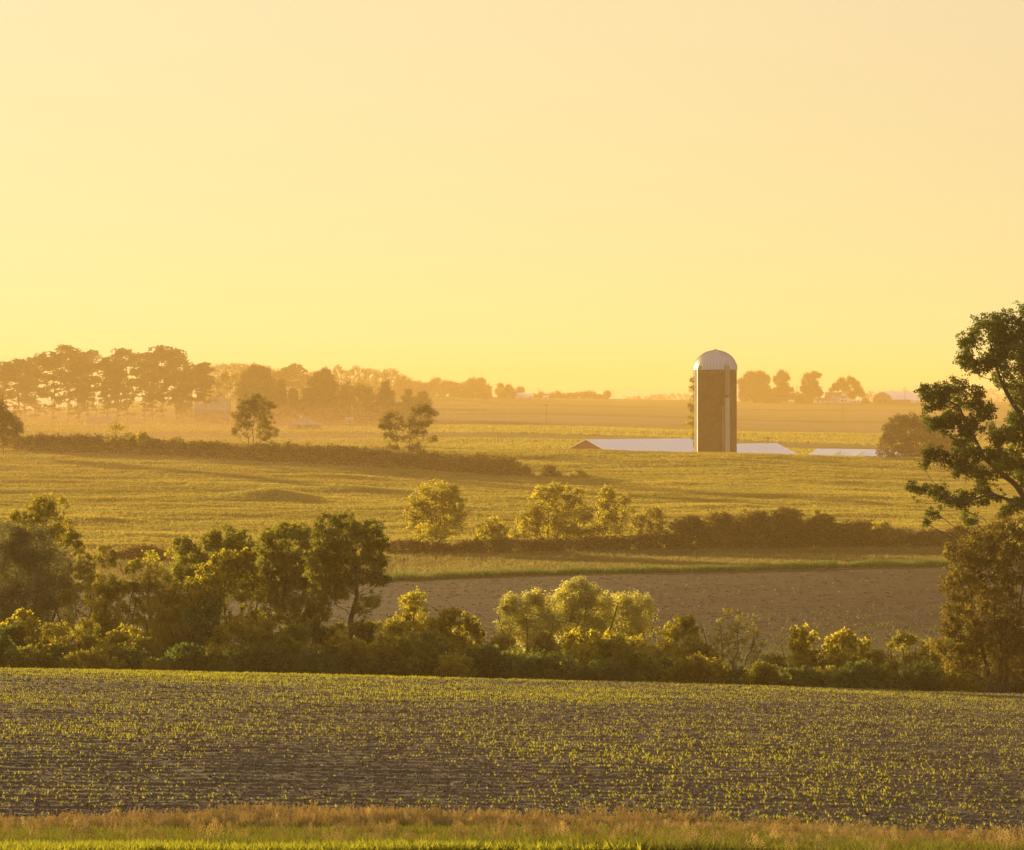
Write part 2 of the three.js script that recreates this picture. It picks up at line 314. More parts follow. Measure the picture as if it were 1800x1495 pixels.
// one plant whose crown spans the given photograph columns and rows at a distance
function plant(name, label, cat, px, D, topRow, wPx, kind, o = {}) {
  const seed = o.seed ?? (seedN += 13), [x, y, z] = atGround(px, D), Hh = Y(topRow, D) - y, W = wPx / F * D;
  const t = thing(name, label, cat, [x, y, z], 0, o.group);
  let lobes = o.at ? o.at.map(([lx, ly, lr, ld = 0]) => { const q = lr * (o.grow ?? (kind === 'gold' ? 1.15 : 1)) / F * D; return [X(lx, D) - x, Y(ly, D) - y, ld + (rngOf(seed + lx * 7 + ly)() - 0.5) * 2.2 * q, q, q * (o.lobeFlat ?? 0.9), q]; }) : autoLobes(Hh, W, seed, o);
  const ls = D < 175 ? 0.68 : D < 345 ? 0.83 : D < 700 ? 1.13 : 1.38;    // leaf clumps differ in size from kind to kind of tree
  const area = lobes.reduce((s, l) => s + l[3] * l[4] * 9, 0), g = CL[o.leaf ?? 'near'], per = (o.per ?? 9) * (o.paths ? 1 : kind === 'gold' || kind === 'pale' || kind === 'olive' ? (D < 175 ? 1.4 : 1.1) : D < 345 ? 1.5 : 1.2) / (ls * ls);
  wood(t, lobes, Hh, { ...o, toOwn: (a, b, c) => [X(a, D) - x, Y(b, D) - y, c] }, seed);
  crown(t, lobes, g, LM[kind], Math.round(area * per), seed, { floor: 0.05, ...o, scale: (o.scale ?? 1) * ls, gapFreq: (o.gapFreq ?? 0.9) / ls });
  return t;
}

// far-off forest, one mass per hill
function forest(name, label, pts, D0, dD, geo, mat, n, seed, tr = 6, ls = 1.4) {
  const r = rngOf(seed), t = thing(name, label, 'forest'); t.userData.kind = 'stuff'; const lobes = [], gs = [];
  const li = (p) => { let i = 0; while (i < pts.length - 2 && pts[i + 1][0] < p) i++; return lerp(pts[i][1], pts[i + 1][1], clamp((p - pts[i][0]) / (pts[i + 1][0] - pts[i][0]))); };
  for (let p = pts[0][0]; p <= pts[pts.length - 1][0]; p += tr) {
    const D = D0 + r() * dD, x = X(p, D), y = H(x, D), top = Y(li(p) + (r() - 0.35) * tr * 0.7, D), w = tr * 0.75 / F * D * (0.8 + 0.5 * r()), h = Math.max(0.8, top - y);
    lobes.push([x, y + Math.max(h - w * 0.8, h * 0.5), -D, w, Math.min(w * 0.9, h * 0.5), w], [x + w * (r() - 0.5), y + h * 0.45, -D, w, h * 0.4, w]);
    gs.push(tube([[x, y - 0.5, -D], [x, y + h * 0.8, -D]], [h * 0.02, h * 0.008], 4));
  }
  part('trunks', mergeGeometries(gs), BARK, t).userData.kind = 'stuff'; crown(t, lobes, geo, mat, n, seed, { gap: 0.35, floor: -60, inner: 0.4, scale: ls }); return t;
}
// ---------------------------------------------------------------- near trees and shrubs behind the corn field's crest
plant('cottonwood_tree', 'tall dark green cottonwood at the right edge, its clumped leaves against the sky', 'tree', 1838, 137.3, 545, 200, 'cotton', {
  leaf: 'cotton', per: 17, scale: 0.8, gap: 0.1, gapFreq: 0.8, leak: 0.05, inner: 0.3, trunkR: 0.3, twigs: 3, stray: 0.2, sides: 8,
  paths: [[0.34, 0.24, [1842, 1240], [1836, 1100], [1826, 980], [1818, 900]], [0.17, 0.04, [1818, 900], [1785, 852], [1755, 828, 0.3], [1728, 806, 0.5], [1700, 786, 0.4], [1668, 768, 0.6]], [0.2, 0.04, [1818, 900], [1814, 820, -0.3], [1797, 732, -0.4], [1778, 702, -0.3], [1762, 676], [1750, 646, 0.2], [1740, 606, 0.3]], [0.11, 0.03, [1812, 895], [1780, 882, 0.4], [1738, 868, 0.7], [1690, 884, 0.6], [1650, 868, 0.7]], [0.09, 0.03, [1728, 806, 0.5], [1708, 760, 0.2], [1686, 716], [1652, 694]], [0.09, 0.03, [1797, 732, -0.4], [1812, 660, -0.6], [1800, 590, -0.5]], [0.05, 0.02, [1755, 828, 0.3], [1700, 838, 0.8], [1640, 802, 0.5]]],
  at: [[1775, 578, 36], [1738, 580, 30], [1712, 604, 24], [1700, 634, 17], [1750, 626, 30], [1792, 628, 32], [1722, 640, 20], [1770, 664, 20], [1806, 600, 40], [1633, 690, 17], [1654, 688, 17], [1680, 676, 18], [1645, 716, 19], [1676, 712, 23], [1705, 700, 22], [1640, 742, 15], [1668, 744, 19], [1702, 738, 25], [1728, 722, 18], [1735, 762, 25], [1700, 772, 22], [1762, 770, 21], [1785, 740, 20], [1800, 770, 25], [1720, 800, 25], [1756, 812, 27], [1690, 800, 16], [1640, 796, 15], [1660, 808, 15], [1624, 816, 9], [1694, 826, 20], [1728, 838, 20], [1788, 806, 22], [1806, 836, 24], [1608, 858, 13], [1632, 868, 17], [1612, 880, 10], [1656, 866, 15], [1668, 890, 18], [1698, 880, 20], [1728, 872, 18], [1640, 900, 13], [1628, 920, 7], [1704, 908, 14], [1752, 868, 14], [1786, 888, 16], [1770, 905, 15], [1820, 690, 40], [1830, 560, 45], [1850, 640, 45], [1850, 760, 45]] });
plant('hawthorn_tree', 'broad olive bushy tree with visible branches, below the tall cottonwood', 'tree', 1750, 132.9, 925, 170, 'thorn', {
  leaf: 'near', per: 9, gap: 0.16, gapFreq: 0.8, stems: 3, spread: 0.16, trunkR: 0.2, trunkTop: 0.7, twigs: 6, inner: 0.4,
  at: [[1722, 965, 34], [1768, 944, 36], [1690, 992, 28], [1682, 1030, 30], [1735, 1010, 40], [1786, 994, 38], [1676, 1068, 26], [1712, 1078, 34], [1765, 1068, 40], [1668, 1104, 18], [1690, 1122, 30], [1740, 1120, 36], [1790, 1110, 36], [1672, 962, 10], [1664, 975, 8], [1800, 924, 22], [1690, 1160, 30], [1745, 1165, 36], [1790, 1165, 34], [1650, 1140, 16]] });
plant('shade_tree', 'feathery tree rising above the dark mass at the left edge', 'tree', 84, 163.7, 868, 130, 'olive', { leaf: 'near', per: 8, gap: 0.08, gapFreq: 0.7, trunkTop: 0.75, at: [[78, 888, 22], [98, 892, 20], [60, 900, 17], [30, 908, 14], [52, 925, 22], [84, 920, 30], [112, 920, 16], [100, 945, 28], [70, 955, 30], [128, 948, 14], [140, 962, 9], [40, 960, 24], [20, 925, 12], [80, 990, 34], [50, 1010, 34]] });
plant('willow_bush', 'big dark grey-green rounded bush at the left edge', 'bush', 48, 157, 925, 180, 'grey', { leaf: 'willow', per: 8, gap: 0.06, stray: 0.3, stems: 4, at: [[10, 950, 34], [45, 965, 38], [80, 1000, 40], [20, 1000, 45], [100, 1040, 34], [50, 1045, 45], [5, 1060, 40], [90, 1080, 34], [30, 1100, 40], [70, 1130, 40], [-20, 980, 40], [-25, 1060, 45]] });
plant('open_shrub', 'thin brown-gold shrub leaning right, beside the big grey-green bush', 'shrub', 160, 155.6, 962, 110, 'olive', { leaf: 'near', per: 6, gap: 0.0, stems: 3, spread: 0.3, at: [[150, 985, 22], [180, 978, 20], [200, 985, 13], [135, 1015, 24], [170, 1025, 20], [200, 1040, 18], [120, 1050, 20], [160, 1070, 22], [190, 1085, 22], [140, 1100, 30], [205, 1110, 20]] });
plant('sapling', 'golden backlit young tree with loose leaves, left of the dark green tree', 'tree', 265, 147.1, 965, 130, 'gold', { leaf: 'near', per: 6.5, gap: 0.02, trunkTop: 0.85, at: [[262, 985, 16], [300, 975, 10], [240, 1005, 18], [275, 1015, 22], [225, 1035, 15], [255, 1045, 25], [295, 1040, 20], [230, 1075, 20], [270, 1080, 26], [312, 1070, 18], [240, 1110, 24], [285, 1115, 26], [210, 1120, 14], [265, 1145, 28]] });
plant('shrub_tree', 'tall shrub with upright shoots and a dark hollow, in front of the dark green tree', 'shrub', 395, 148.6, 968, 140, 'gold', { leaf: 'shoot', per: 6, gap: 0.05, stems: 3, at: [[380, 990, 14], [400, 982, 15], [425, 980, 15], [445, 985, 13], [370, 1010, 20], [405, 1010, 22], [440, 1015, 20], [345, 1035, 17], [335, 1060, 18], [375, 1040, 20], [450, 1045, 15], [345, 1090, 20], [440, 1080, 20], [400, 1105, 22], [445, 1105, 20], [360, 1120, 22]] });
plant('boxelder_tree', 'dark green rounded tree behind the golden sapling', 'tree', 375, 163.7, 922, 170, 'green', { leaf: 'near', per: 11, gap: 0.2, at: [[395, 945, 24], [425, 950, 22], [370, 950, 18], [445, 965, 16], [318, 960, 17], [335, 975, 20], [375, 975, 26], [415, 980, 30], [320, 1000, 20], [345, 1010, 22], [390, 1010, 28], [310, 1020, 14], [430, 1030, 30], [370, 1060, 30]] });
plant('maple_tree', 'large green tree with golden top, left half of the biggest clump', 'tree', 500, 157, 912, 150, 'green', { leaf: 'near', per: 12, gap: 0.2, trunkR: 0.22, at: [[505, 935, 20], [530, 930, 16], [480, 945, 20], [465, 965, 18], [510, 960, 28], [545, 950, 20], [475, 990, 26], [520, 1000, 34], [555, 990, 28], [465, 1030, 24], [500, 1045, 30], [545, 1040, 30], [480, 1075, 26], [525, 1080, 30], [560, 1075, 22]] });
plant('maple_tree', 'large green tree with leaning dark trunk, right half of the biggest clump', 'tree', 612, 152.8, 903, 160, 'green', { leaf: 'near', per: 10, gap: 0.16, trunkR: 0.26, trunkTop: 0.8, lean: 0.04, at: [[575, 925, 22], [605, 915, 18], [560, 935, 16], [595, 945, 28], [635, 930, 20], [655, 930, 18], [665, 945, 14], [575, 965, 26], [625, 965, 32], [660, 970, 22], [675, 955, 10], [560, 1000, 26], [600, 1000, 30], [645, 1000, 26], [672, 985, 12], [665, 1015, 15], [680, 1015, 8], [570, 1040, 26], [605, 1035, 22], [640, 1065, 18], [655, 1055, 14]] });
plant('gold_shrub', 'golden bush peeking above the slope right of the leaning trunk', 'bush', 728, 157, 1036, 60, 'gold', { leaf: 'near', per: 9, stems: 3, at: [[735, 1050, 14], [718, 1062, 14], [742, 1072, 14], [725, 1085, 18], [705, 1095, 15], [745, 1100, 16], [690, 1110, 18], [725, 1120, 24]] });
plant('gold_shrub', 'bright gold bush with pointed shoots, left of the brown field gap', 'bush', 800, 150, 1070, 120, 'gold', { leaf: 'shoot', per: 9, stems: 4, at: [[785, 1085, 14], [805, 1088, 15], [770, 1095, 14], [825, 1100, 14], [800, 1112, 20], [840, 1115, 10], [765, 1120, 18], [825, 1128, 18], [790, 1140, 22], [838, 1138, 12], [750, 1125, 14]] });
plant('pale_willow', 'pale yellow-green willow, highest of the cluster before the brown field', 'tree', 1030, 154.2, 1012, 150, 'pale', { leaf: 'willow', per: 11, gap: 0.03, gapFreq: 1.3, stray: 0.42, inner: 0.3, stems: 3, at: [[1018, 1028, 12], [1042, 1030, 10], [1000, 1040, 16], [1030, 1048, 22], [985, 1062, 20], [1060, 1055, 14], [1015, 1075, 26], [1050, 1080, 24], [970, 1090, 20], [1000, 1105, 24], [1040, 1110, 24], [1065, 1100, 20]] });
plant('pale_willow', 'wide pale willow bush, left shoulder of the willow cluster', 'tree', 925, 152.8, 1042, 130, 'pale', { leaf: 'willow', per: 10, gap: 0.03, gapFreq: 1.3, stray: 0.42, inner: 0.3, stems: 3, at: [[895, 1062, 16], [925, 1058, 15], [945, 1050, 13], [960, 1065, 18], [900, 1085, 20], [935, 1085, 22], [885, 1105, 15], [960, 1100, 20], [915, 1115, 22], [945, 1130, 24], [890, 1130, 16]] });
plant('pale_willow', 'green rounded willow, right shoulder of the willow cluster', 'tree', 1105, 155.6, 1040, 110, 'pale', { leaf: 'willow', per: 11, gap: 0.03, gapFreq: 1.3, stray: 0.42, inner: 0.3, stems: 2, at: [[1095, 1055, 16], [1125, 1052, 15], [1140, 1065, 12], [1080, 1070, 16], [1110, 1080, 22], [1138, 1085, 13], [1085, 1100, 20], [1120, 1105, 20], [1105, 1125, 18]] });
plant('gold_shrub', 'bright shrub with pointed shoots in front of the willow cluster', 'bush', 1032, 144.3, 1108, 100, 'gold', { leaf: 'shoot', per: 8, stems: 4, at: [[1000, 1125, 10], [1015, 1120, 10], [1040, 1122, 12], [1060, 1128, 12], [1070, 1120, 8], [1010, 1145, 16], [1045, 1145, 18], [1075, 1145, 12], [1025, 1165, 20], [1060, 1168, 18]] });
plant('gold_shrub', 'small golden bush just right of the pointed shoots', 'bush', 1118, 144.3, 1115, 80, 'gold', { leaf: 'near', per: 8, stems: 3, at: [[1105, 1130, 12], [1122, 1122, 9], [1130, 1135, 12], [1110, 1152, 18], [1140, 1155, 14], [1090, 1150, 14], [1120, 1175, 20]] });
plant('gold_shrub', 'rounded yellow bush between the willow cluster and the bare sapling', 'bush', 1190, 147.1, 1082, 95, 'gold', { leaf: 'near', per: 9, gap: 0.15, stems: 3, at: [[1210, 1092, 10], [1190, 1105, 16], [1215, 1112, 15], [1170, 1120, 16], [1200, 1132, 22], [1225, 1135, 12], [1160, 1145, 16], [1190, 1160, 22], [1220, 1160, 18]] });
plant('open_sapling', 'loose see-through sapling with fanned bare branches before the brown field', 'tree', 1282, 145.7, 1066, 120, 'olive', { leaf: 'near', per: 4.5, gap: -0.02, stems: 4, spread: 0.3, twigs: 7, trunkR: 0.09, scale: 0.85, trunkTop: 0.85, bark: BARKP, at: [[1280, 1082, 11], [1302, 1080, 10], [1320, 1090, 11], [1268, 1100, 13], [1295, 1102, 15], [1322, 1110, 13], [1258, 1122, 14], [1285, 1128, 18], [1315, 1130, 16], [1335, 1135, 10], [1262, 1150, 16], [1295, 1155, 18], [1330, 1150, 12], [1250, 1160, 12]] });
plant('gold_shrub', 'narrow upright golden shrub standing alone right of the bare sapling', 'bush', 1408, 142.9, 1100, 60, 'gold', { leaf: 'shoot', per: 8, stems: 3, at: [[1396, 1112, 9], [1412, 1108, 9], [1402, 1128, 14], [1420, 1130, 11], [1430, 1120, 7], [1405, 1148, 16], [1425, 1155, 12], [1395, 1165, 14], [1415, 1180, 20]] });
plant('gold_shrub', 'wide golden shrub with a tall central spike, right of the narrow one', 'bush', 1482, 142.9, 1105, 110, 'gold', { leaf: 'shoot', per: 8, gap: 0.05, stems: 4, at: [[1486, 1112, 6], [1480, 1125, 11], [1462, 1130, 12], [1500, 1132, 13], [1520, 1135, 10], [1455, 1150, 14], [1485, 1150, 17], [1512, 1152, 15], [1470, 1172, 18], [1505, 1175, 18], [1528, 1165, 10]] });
plant('dark_shrub', 'dusky shrub with ragged top left of the broad olive tree', 'bush', 1598, 138.7, 1110, 110, 'olive', { leaf: 'near', per: 8, stems: 4, at: [[1580, 1122, 10], [1602, 1125, 14], [1628, 1130, 10], [1570, 1140, 12], [1595, 1148, 18], [1625, 1152, 18], [1645, 1160, 16], [1565, 1165, 16], [1605, 1175, 22], [1640, 1185, 22]] });
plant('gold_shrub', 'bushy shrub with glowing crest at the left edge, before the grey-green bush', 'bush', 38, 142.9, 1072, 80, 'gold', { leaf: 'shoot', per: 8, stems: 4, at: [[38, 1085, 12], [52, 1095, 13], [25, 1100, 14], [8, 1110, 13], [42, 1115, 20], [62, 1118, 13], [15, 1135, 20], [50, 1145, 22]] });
plant('olive_shrub', 'long low shrub with glowing crest, right of the one at the left edge', 'bush', 110, 142.9, 1090, 110, 'olive', { leaf: 'near', per: 8, stems: 4, at: [[85, 1108, 14], [110, 1105, 14], [135, 1108, 14], [155, 1118, 14], [95, 1130, 20], [130, 1135, 22], [160, 1145, 16]] });
plant('olive_shrub', 'dense greenish shrub under the open shrub', 'bush', 190, 145.7, 1078, 70, 'green', { leaf: 'near', per: 9, stems: 3, at: [[185, 1095, 16], [205, 1100, 12], [175, 1115, 18], [200, 1125, 18], [185, 1150, 22]] });
plant('gold_shrub', 'glowing shrub at the foot of the golden sapling', 'bush', 210, 141.5, 1100, 90, 'gold', { leaf: 'near', per: 7, stems: 3, at: [[220, 1112, 13], [240, 1118, 13], [200, 1122, 13], [185, 1135, 12], [215, 1140, 18], [245, 1145, 18]] });
plant('olive_shrub', 'domed olive bush below the shrub with the dark hollow', 'bush', 412, 142.2, 1085, 100, 'gold', { leaf: 'near', per: 8, gap: 0.2, stems: 3, at: [[420, 1100, 16], [440, 1105, 14], [395, 1110, 16], [455, 1118, 14], [415, 1128, 22], [445, 1135, 20], [380, 1130, 18]] });
plant('olive_shrub', 'green shoots bush below the left half of the biggest clump', 'bush', 545, 142.9, 1082, 110, 'green', { leaf: 'shoot', per: 9, stems: 4, at: [[548, 1095, 10], [565, 1098, 10], [530, 1108, 14], [510, 1115, 14], [555, 1115, 18], [580, 1118, 13], [520, 1138, 20], [560, 1142, 22]] });
plant('olive_shrub', 'gold-flecked brushy shrub right of the green shoots bush', 'bush', 665, 144.3, 1085, 110, 'olive', { leaf: 'near', per: 8, stems: 4, at: [[690, 1098, 13], [665, 1105, 14], [640, 1110, 14], [710, 1108, 12], [680, 1125, 20], [650, 1130, 20], [715, 1130, 16]] });
// dark undergrowth shrubs along the foot of the row
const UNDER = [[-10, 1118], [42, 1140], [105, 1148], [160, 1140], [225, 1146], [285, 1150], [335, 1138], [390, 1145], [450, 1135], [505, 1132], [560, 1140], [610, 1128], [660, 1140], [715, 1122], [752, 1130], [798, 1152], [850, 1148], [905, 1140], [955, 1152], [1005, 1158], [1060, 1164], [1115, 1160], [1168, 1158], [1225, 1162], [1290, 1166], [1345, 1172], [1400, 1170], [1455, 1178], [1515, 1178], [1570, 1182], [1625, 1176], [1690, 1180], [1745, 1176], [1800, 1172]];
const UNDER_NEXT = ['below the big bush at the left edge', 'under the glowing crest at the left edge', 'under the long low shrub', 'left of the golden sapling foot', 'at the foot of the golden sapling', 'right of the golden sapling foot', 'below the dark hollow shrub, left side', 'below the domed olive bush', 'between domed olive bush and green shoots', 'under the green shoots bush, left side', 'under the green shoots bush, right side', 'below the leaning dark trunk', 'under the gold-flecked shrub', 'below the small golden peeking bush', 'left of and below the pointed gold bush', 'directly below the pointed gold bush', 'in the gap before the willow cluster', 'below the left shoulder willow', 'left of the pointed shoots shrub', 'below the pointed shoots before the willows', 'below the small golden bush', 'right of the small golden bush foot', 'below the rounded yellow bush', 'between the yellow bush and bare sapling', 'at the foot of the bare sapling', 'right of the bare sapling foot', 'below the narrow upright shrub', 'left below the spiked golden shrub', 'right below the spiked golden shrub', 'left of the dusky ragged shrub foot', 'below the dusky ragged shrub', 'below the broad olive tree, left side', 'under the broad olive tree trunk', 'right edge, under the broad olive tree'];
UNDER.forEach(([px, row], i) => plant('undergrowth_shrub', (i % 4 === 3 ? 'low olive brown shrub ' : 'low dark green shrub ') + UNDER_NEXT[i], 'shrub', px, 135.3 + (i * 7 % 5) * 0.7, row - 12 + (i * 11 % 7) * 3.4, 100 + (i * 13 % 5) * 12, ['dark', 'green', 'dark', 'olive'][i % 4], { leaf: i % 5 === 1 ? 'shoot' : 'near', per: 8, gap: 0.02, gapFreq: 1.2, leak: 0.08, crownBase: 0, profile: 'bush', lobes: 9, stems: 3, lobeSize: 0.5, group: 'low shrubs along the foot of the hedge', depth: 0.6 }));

// taller shrubs that fill the row between the named ones
const FILL = [[15, 1098, 100, 'dark', 'behind the glowing crest at the left edge'], [85, 1108, 110, 'olive', 'behind the long low shrub with glowing crest'], [150, 1092, 100, 'green', 'between the long low shrub and the open shrub'], [255, 1120, 110, 'olive', 'around the foot of the golden sapling'], [325, 1100, 110, 'olive', 'between golden sapling and hollow shrub'], [375, 1112, 110, 'green', 'left of the domed olive bush'], [470, 1092, 110, 'olive', 'below the left half of the biggest clump'], [520, 1098, 110, 'green', 'behind the green shoots bush'], [590, 1096, 110, 'olive', 'between green shoots and gold-flecked shrub'], [640, 1092, 110, 'green', 'at the foot of the leaning dark trunk'], [700, 1090, 110, 'olive', 'left of the small golden peeking bush foot'], [750, 1108, 110, 'olive', 'left of the pointed gold bush'], [835, 1138, 90, 'green', 'right of the pointed gold bush'], [880, 1120, 100, 'olive', 'at the foot of the left shoulder willow'], [955, 1112, 110, 'olive', 'in front of the left shoulder willow'], [1015, 1120, 110, 'olive', 'in front of the highest willow'], [1085, 1118, 110, 'green', 'in front of the right shoulder willow'], [1150, 1132, 100, 'olive', 'between the small golden and rounded yellow bush'], [1240, 1138, 90, 'olive', 'right of the rounded yellow bush'], [1350, 1150, 100, 'olive', 'between bare sapling and narrow golden shrub'], [1445, 1162, 90, 'green', 'between the two upright golden shrubs'], [1545, 1148, 100, 'olive', 'between spiked golden shrub and dusky shrub'], [1660, 1120, 110, 'olive', 'left of the broad olive tree'], [1720, 1100, 130, 'dark', 'inside the foot of the broad olive tree'], [1785, 1100, 120, 'dark', 'right edge, behind the broad olive tree'], [185, 1008, 130, 'olive', 'inside the thin leaning shrub'], [300, 1030, 130, 'olive', 'behind the golden sapling, right side'], [360, 1050, 120, 'dark', 'inside the hollow shrub']];
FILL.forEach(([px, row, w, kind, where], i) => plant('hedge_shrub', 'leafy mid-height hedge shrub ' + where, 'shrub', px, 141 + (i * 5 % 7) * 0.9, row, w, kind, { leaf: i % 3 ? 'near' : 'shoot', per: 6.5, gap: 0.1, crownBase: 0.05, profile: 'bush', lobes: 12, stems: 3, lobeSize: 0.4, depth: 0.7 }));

// ---------------------------------------------------------------- middle hedge beyond the brown field
const MID = { leaf: 'mid', twigs: 4 };
plant('round_tree', 'round golden tree with three thin trunks beyond the grass strip', 'tree', 768, 328, 848, 105, 'gold', { ...MID, per: 6.5, gap: 0.03, stems: 3, spread: 0.12, trunkR: 0.16, at: [[768, 862, 16], [790, 866, 14], [745, 870, 14], [728, 880, 9], [765, 885, 22], [800, 885, 14], [735, 902, 16], [780, 905, 22], [810, 905, 10], [722, 922, 8], [750, 925, 16], [795, 928, 16], [770, 935, 14], [738, 938, 9]] });
plant('gold_bush', 'small round golden bush right of the three-trunk tree', 'bush', 866, 328, 908, 52, 'gold', { ...MID, per: 6, at: [[868, 920, 12], [852, 930, 12], [880, 932, 11], [862, 945, 16], [842, 940, 8], [885, 950, 10]] });
plant('hedge_tree', 'tall golden hedge tree with flat top, left of the paired slimmer tree', 'tree', 965, 331.9, 852, 110, 'gold', { ...MID, per: 6, gap: 0.03, stems: 3, at: [[955, 866, 13], [975, 864, 13], [998, 866, 12], [1015, 872, 12], [945, 880, 13], [980, 885, 18], [1010, 892, 16], [935, 905, 14], [965, 908, 20], [1000, 915, 20], [915, 918, 10], [930, 930, 16], [970, 938, 20], [1010, 942, 18], [905, 940, 9], [1030, 900, 12], [1030, 925, 14]] });
plant('hedge_tree', 'slim golden hedge tree with pointed top, beside the flat-topped one', 'tree', 1072, 331.9, 853, 75, 'gold', { ...MID, per: 6, gap: 0.03, stems: 2, at: [[1068, 866, 11], [1060, 880, 11], [1078, 882, 13], [1100, 878, 8], [1062, 902, 14], [1085, 905, 14], [1105, 900, 9], [1070, 928, 16], [1098, 930, 14], [1050, 935, 12]] });
plant('hedge_tree', 'low wispy golden bush ending the golden trees on their right', 'bush', 1142, 331.9, 888, 70, 'olive', { ...MID, per: 6, stems: 3, at: [[1155, 898, 8], [1140, 908, 13], [1160, 915, 11], [1122, 918, 13], [1145, 930, 17], [1165, 938, 12], [1120, 945, 14]] });
const midB = [[1215, 908, 60, 'dark lumpy bush, leftmost of the dark hedge run beyond the brown field'], [1270, 902, 70, 'dark bush with gold-tipped top in the hedge run beyond the brown field'], [1330, 900, 75, 'wide dark bush in the middle of the hedge beyond the brown field'], [1385, 893, 70, 'highest dark bush of the hedge beyond the brown field'], [1445, 905, 70, 'dark bush under a golden sprig in the hedge beyond the brown field'], [1505, 918, 75, 'low dark bush towards the right of the hedge beyond the brown field'], [1570, 928, 75, 'lower dark bush of the hedge left of the tall cottonwood'], [1635, 932, 70, 'low dark bush of the hedge behind the cottonwood lower leaves'], [1700, 925, 80, 'dark hedge bush seen just above the broad olive tree']];
for (const [px, row, w, lab] of midB) plant('hedge_bush', lab, 'bush', px, 326.9, row, w * 1.6, px % 2 ? 'hedge' : 'brush', { ...MID, per: 5, gap: 0.08, profile: 'bush', crownBase: 0, lobes: 14, lobeSize: 0.3, stems: 3, depth: 0.6, stray: 0.3 });
plant('golden_sprig', 'golden sprig poking above the dark hedge beyond the brown field', 'sapling', 1434, 335.8, 886, 26, 'gold', { ...MID, per: 6, crownBase: 0.5, lobes: 5 });
for (const [px, row, w, lab] of [[250, 962, 90, 'low brown bush seen behind the golden sapling'], [215, 970, 60, 'low brown bush behind the thin leaning shrub']]) plant('hedge_bush', lab, 'bush', px, 325.9, row, w * 1.2, 'hedge', { ...MID, per: 8, gap: 0.3, profile: 'bush', crownBase: 0, lobes: 8, stems: 3 });
plant('golden_sprig', 'faint golden crest bush above the hedge left of the cottonwood', 'sapling', 1552, 335.8, 916, 44, 'olive', { ...MID, per: 6, crownBase: 0.3, lobes: 6 });

forest('brush', 'low dark brush along the foot of the golden hedge trees', [[676, 958], [700, 950], [730, 952], [760, 956], [800, 955], [840, 950], [880, 946], [920, 950], [980, 948], [1040, 944], [1100, 946], [1150, 940], [1200, 935]], 326, 3, CL.hedge, LM.hedge, 2600, 66, 9, 0.8);
// ---------------------------------------------------------------- hedgerow on the crest of the hay field
{
  const t = thing('hedgerow', 'long dark brown hedgerow running along the crest of the hay field', 'hedge', [0, 0, 0]), lobes = [], r = rngOf(4242);
  const topAt = [[20, 770], [80, 766], [160, 770], [230, 772], [300, 776], [360, 780], [420, 785], [470, 783], [530, 787], [590, 788], [640, 790], [700, 798], [760, 800], [800, 802], [850, 806], [895, 806], [912, 815]];
  const botAt = [[20, 791], [200, 797], [420, 808], [600, 818], [760, 826], [850, 834], [912, 836]];
  const li = (tb, p) => { let i = 0; while (i < tb.length - 2 && tb[i + 1][0] < p) i++; return lerp(tb[i][1], tb[i + 1][1], clamp((p - tb[i][0]) / (tb[i + 1][0] - tb[i][0]))); };
  const dAt = (p) => { const b = li(botAt, p); let D = 598; while (D > 440 && HORIZON - H(X(p, D), D) / D * F < b) D -= 0.5; return D; };
  for (let p = 24; p <= 908; p += 4.5) {
    const D = dAt(p), x = X(p, D), y = H(x, D), top = Y(li(topAt, p) - 5 + 9 * n3(p * 0.06, 1, 1) + 5 * r(), D) - y;
    const rr = 1.05 + 0.7 * r();
    lobes.push([x, y + Math.max(0.5, top - rr), -D - r() * 2.5, rr, rr, rr]); lobes.push([x + r(), y + top * 0.4, -D + r(), rr * 1.1, Math.max(0.6, top * 0.45), rr]);
  }
  const wood_ = []; for (let i = 0; i < lobes.length; i += 5) { const l = lobes[i]; wood_.push(tube([[l[0], H(l[0], -l[2]) - 0.3, l[2]], [l[0] + r() - 0.5, l[1] + l[4] * 0.6, l[2]]], [0.06, 0.02], 4)); }
  part('stems', mergeGeometries(wood_), BARK, t).userData.kind = 'stuff';
  const c = crown(t, lobes, CL.hedge, LM.hedge, 9000, 31, { gap: 0.3, floor: -50, scale: 1.15 }); c.name = 'foliage';
}
const UP = { leaf: 'hedge' };
plant('field_tree', 'rounded tree with two thin trunks standing in the crest hedgerow', 'tree', 440, 546.4, 695, 85, 'brush', { ...UP, grow: 1.15, per: 5.5, gap: 0.0, gapFreq: 0.8, scale: 0.75, stray: 0.5, inner: 0.2, twigs: 8, stems: 2, spread: 0.06, trunkR: 0.16, footX: 0.2, at: [[452, 705, 12], [470, 715, 10], [430, 712, 12], [480, 712, 6], [448, 725, 16], [418, 730, 9], [470, 735, 11], [432, 742, 13], [460, 748, 11], [414, 752, 7], [478, 760, 8], [465, 765, 9], [430, 764, 7], [412, 760, 5], [442, 712, 9]] });
plant('field_tree', 'left stem of the V-shaped pair of trees in the crest hedgerow', 'tree', 700, 538.2, 722, 50, 'brush', { ...UP, grow: 1.12, per: 5.5, gap: 0.0, gapFreq: 0.8, scale: 0.75, stray: 0.5, inner: 0.2, twigs: 8, trunkR: 0.14, lean: -0.06, footX: 0.6, at: [[690, 732, 9], [700, 735, 7], [678, 742, 9], [692, 752, 10], [682, 765, 8], [696, 770, 7], [672, 750, 5], [684, 781, 6], [694, 787, 5], [704, 746, 7], [680, 733, 6]] });
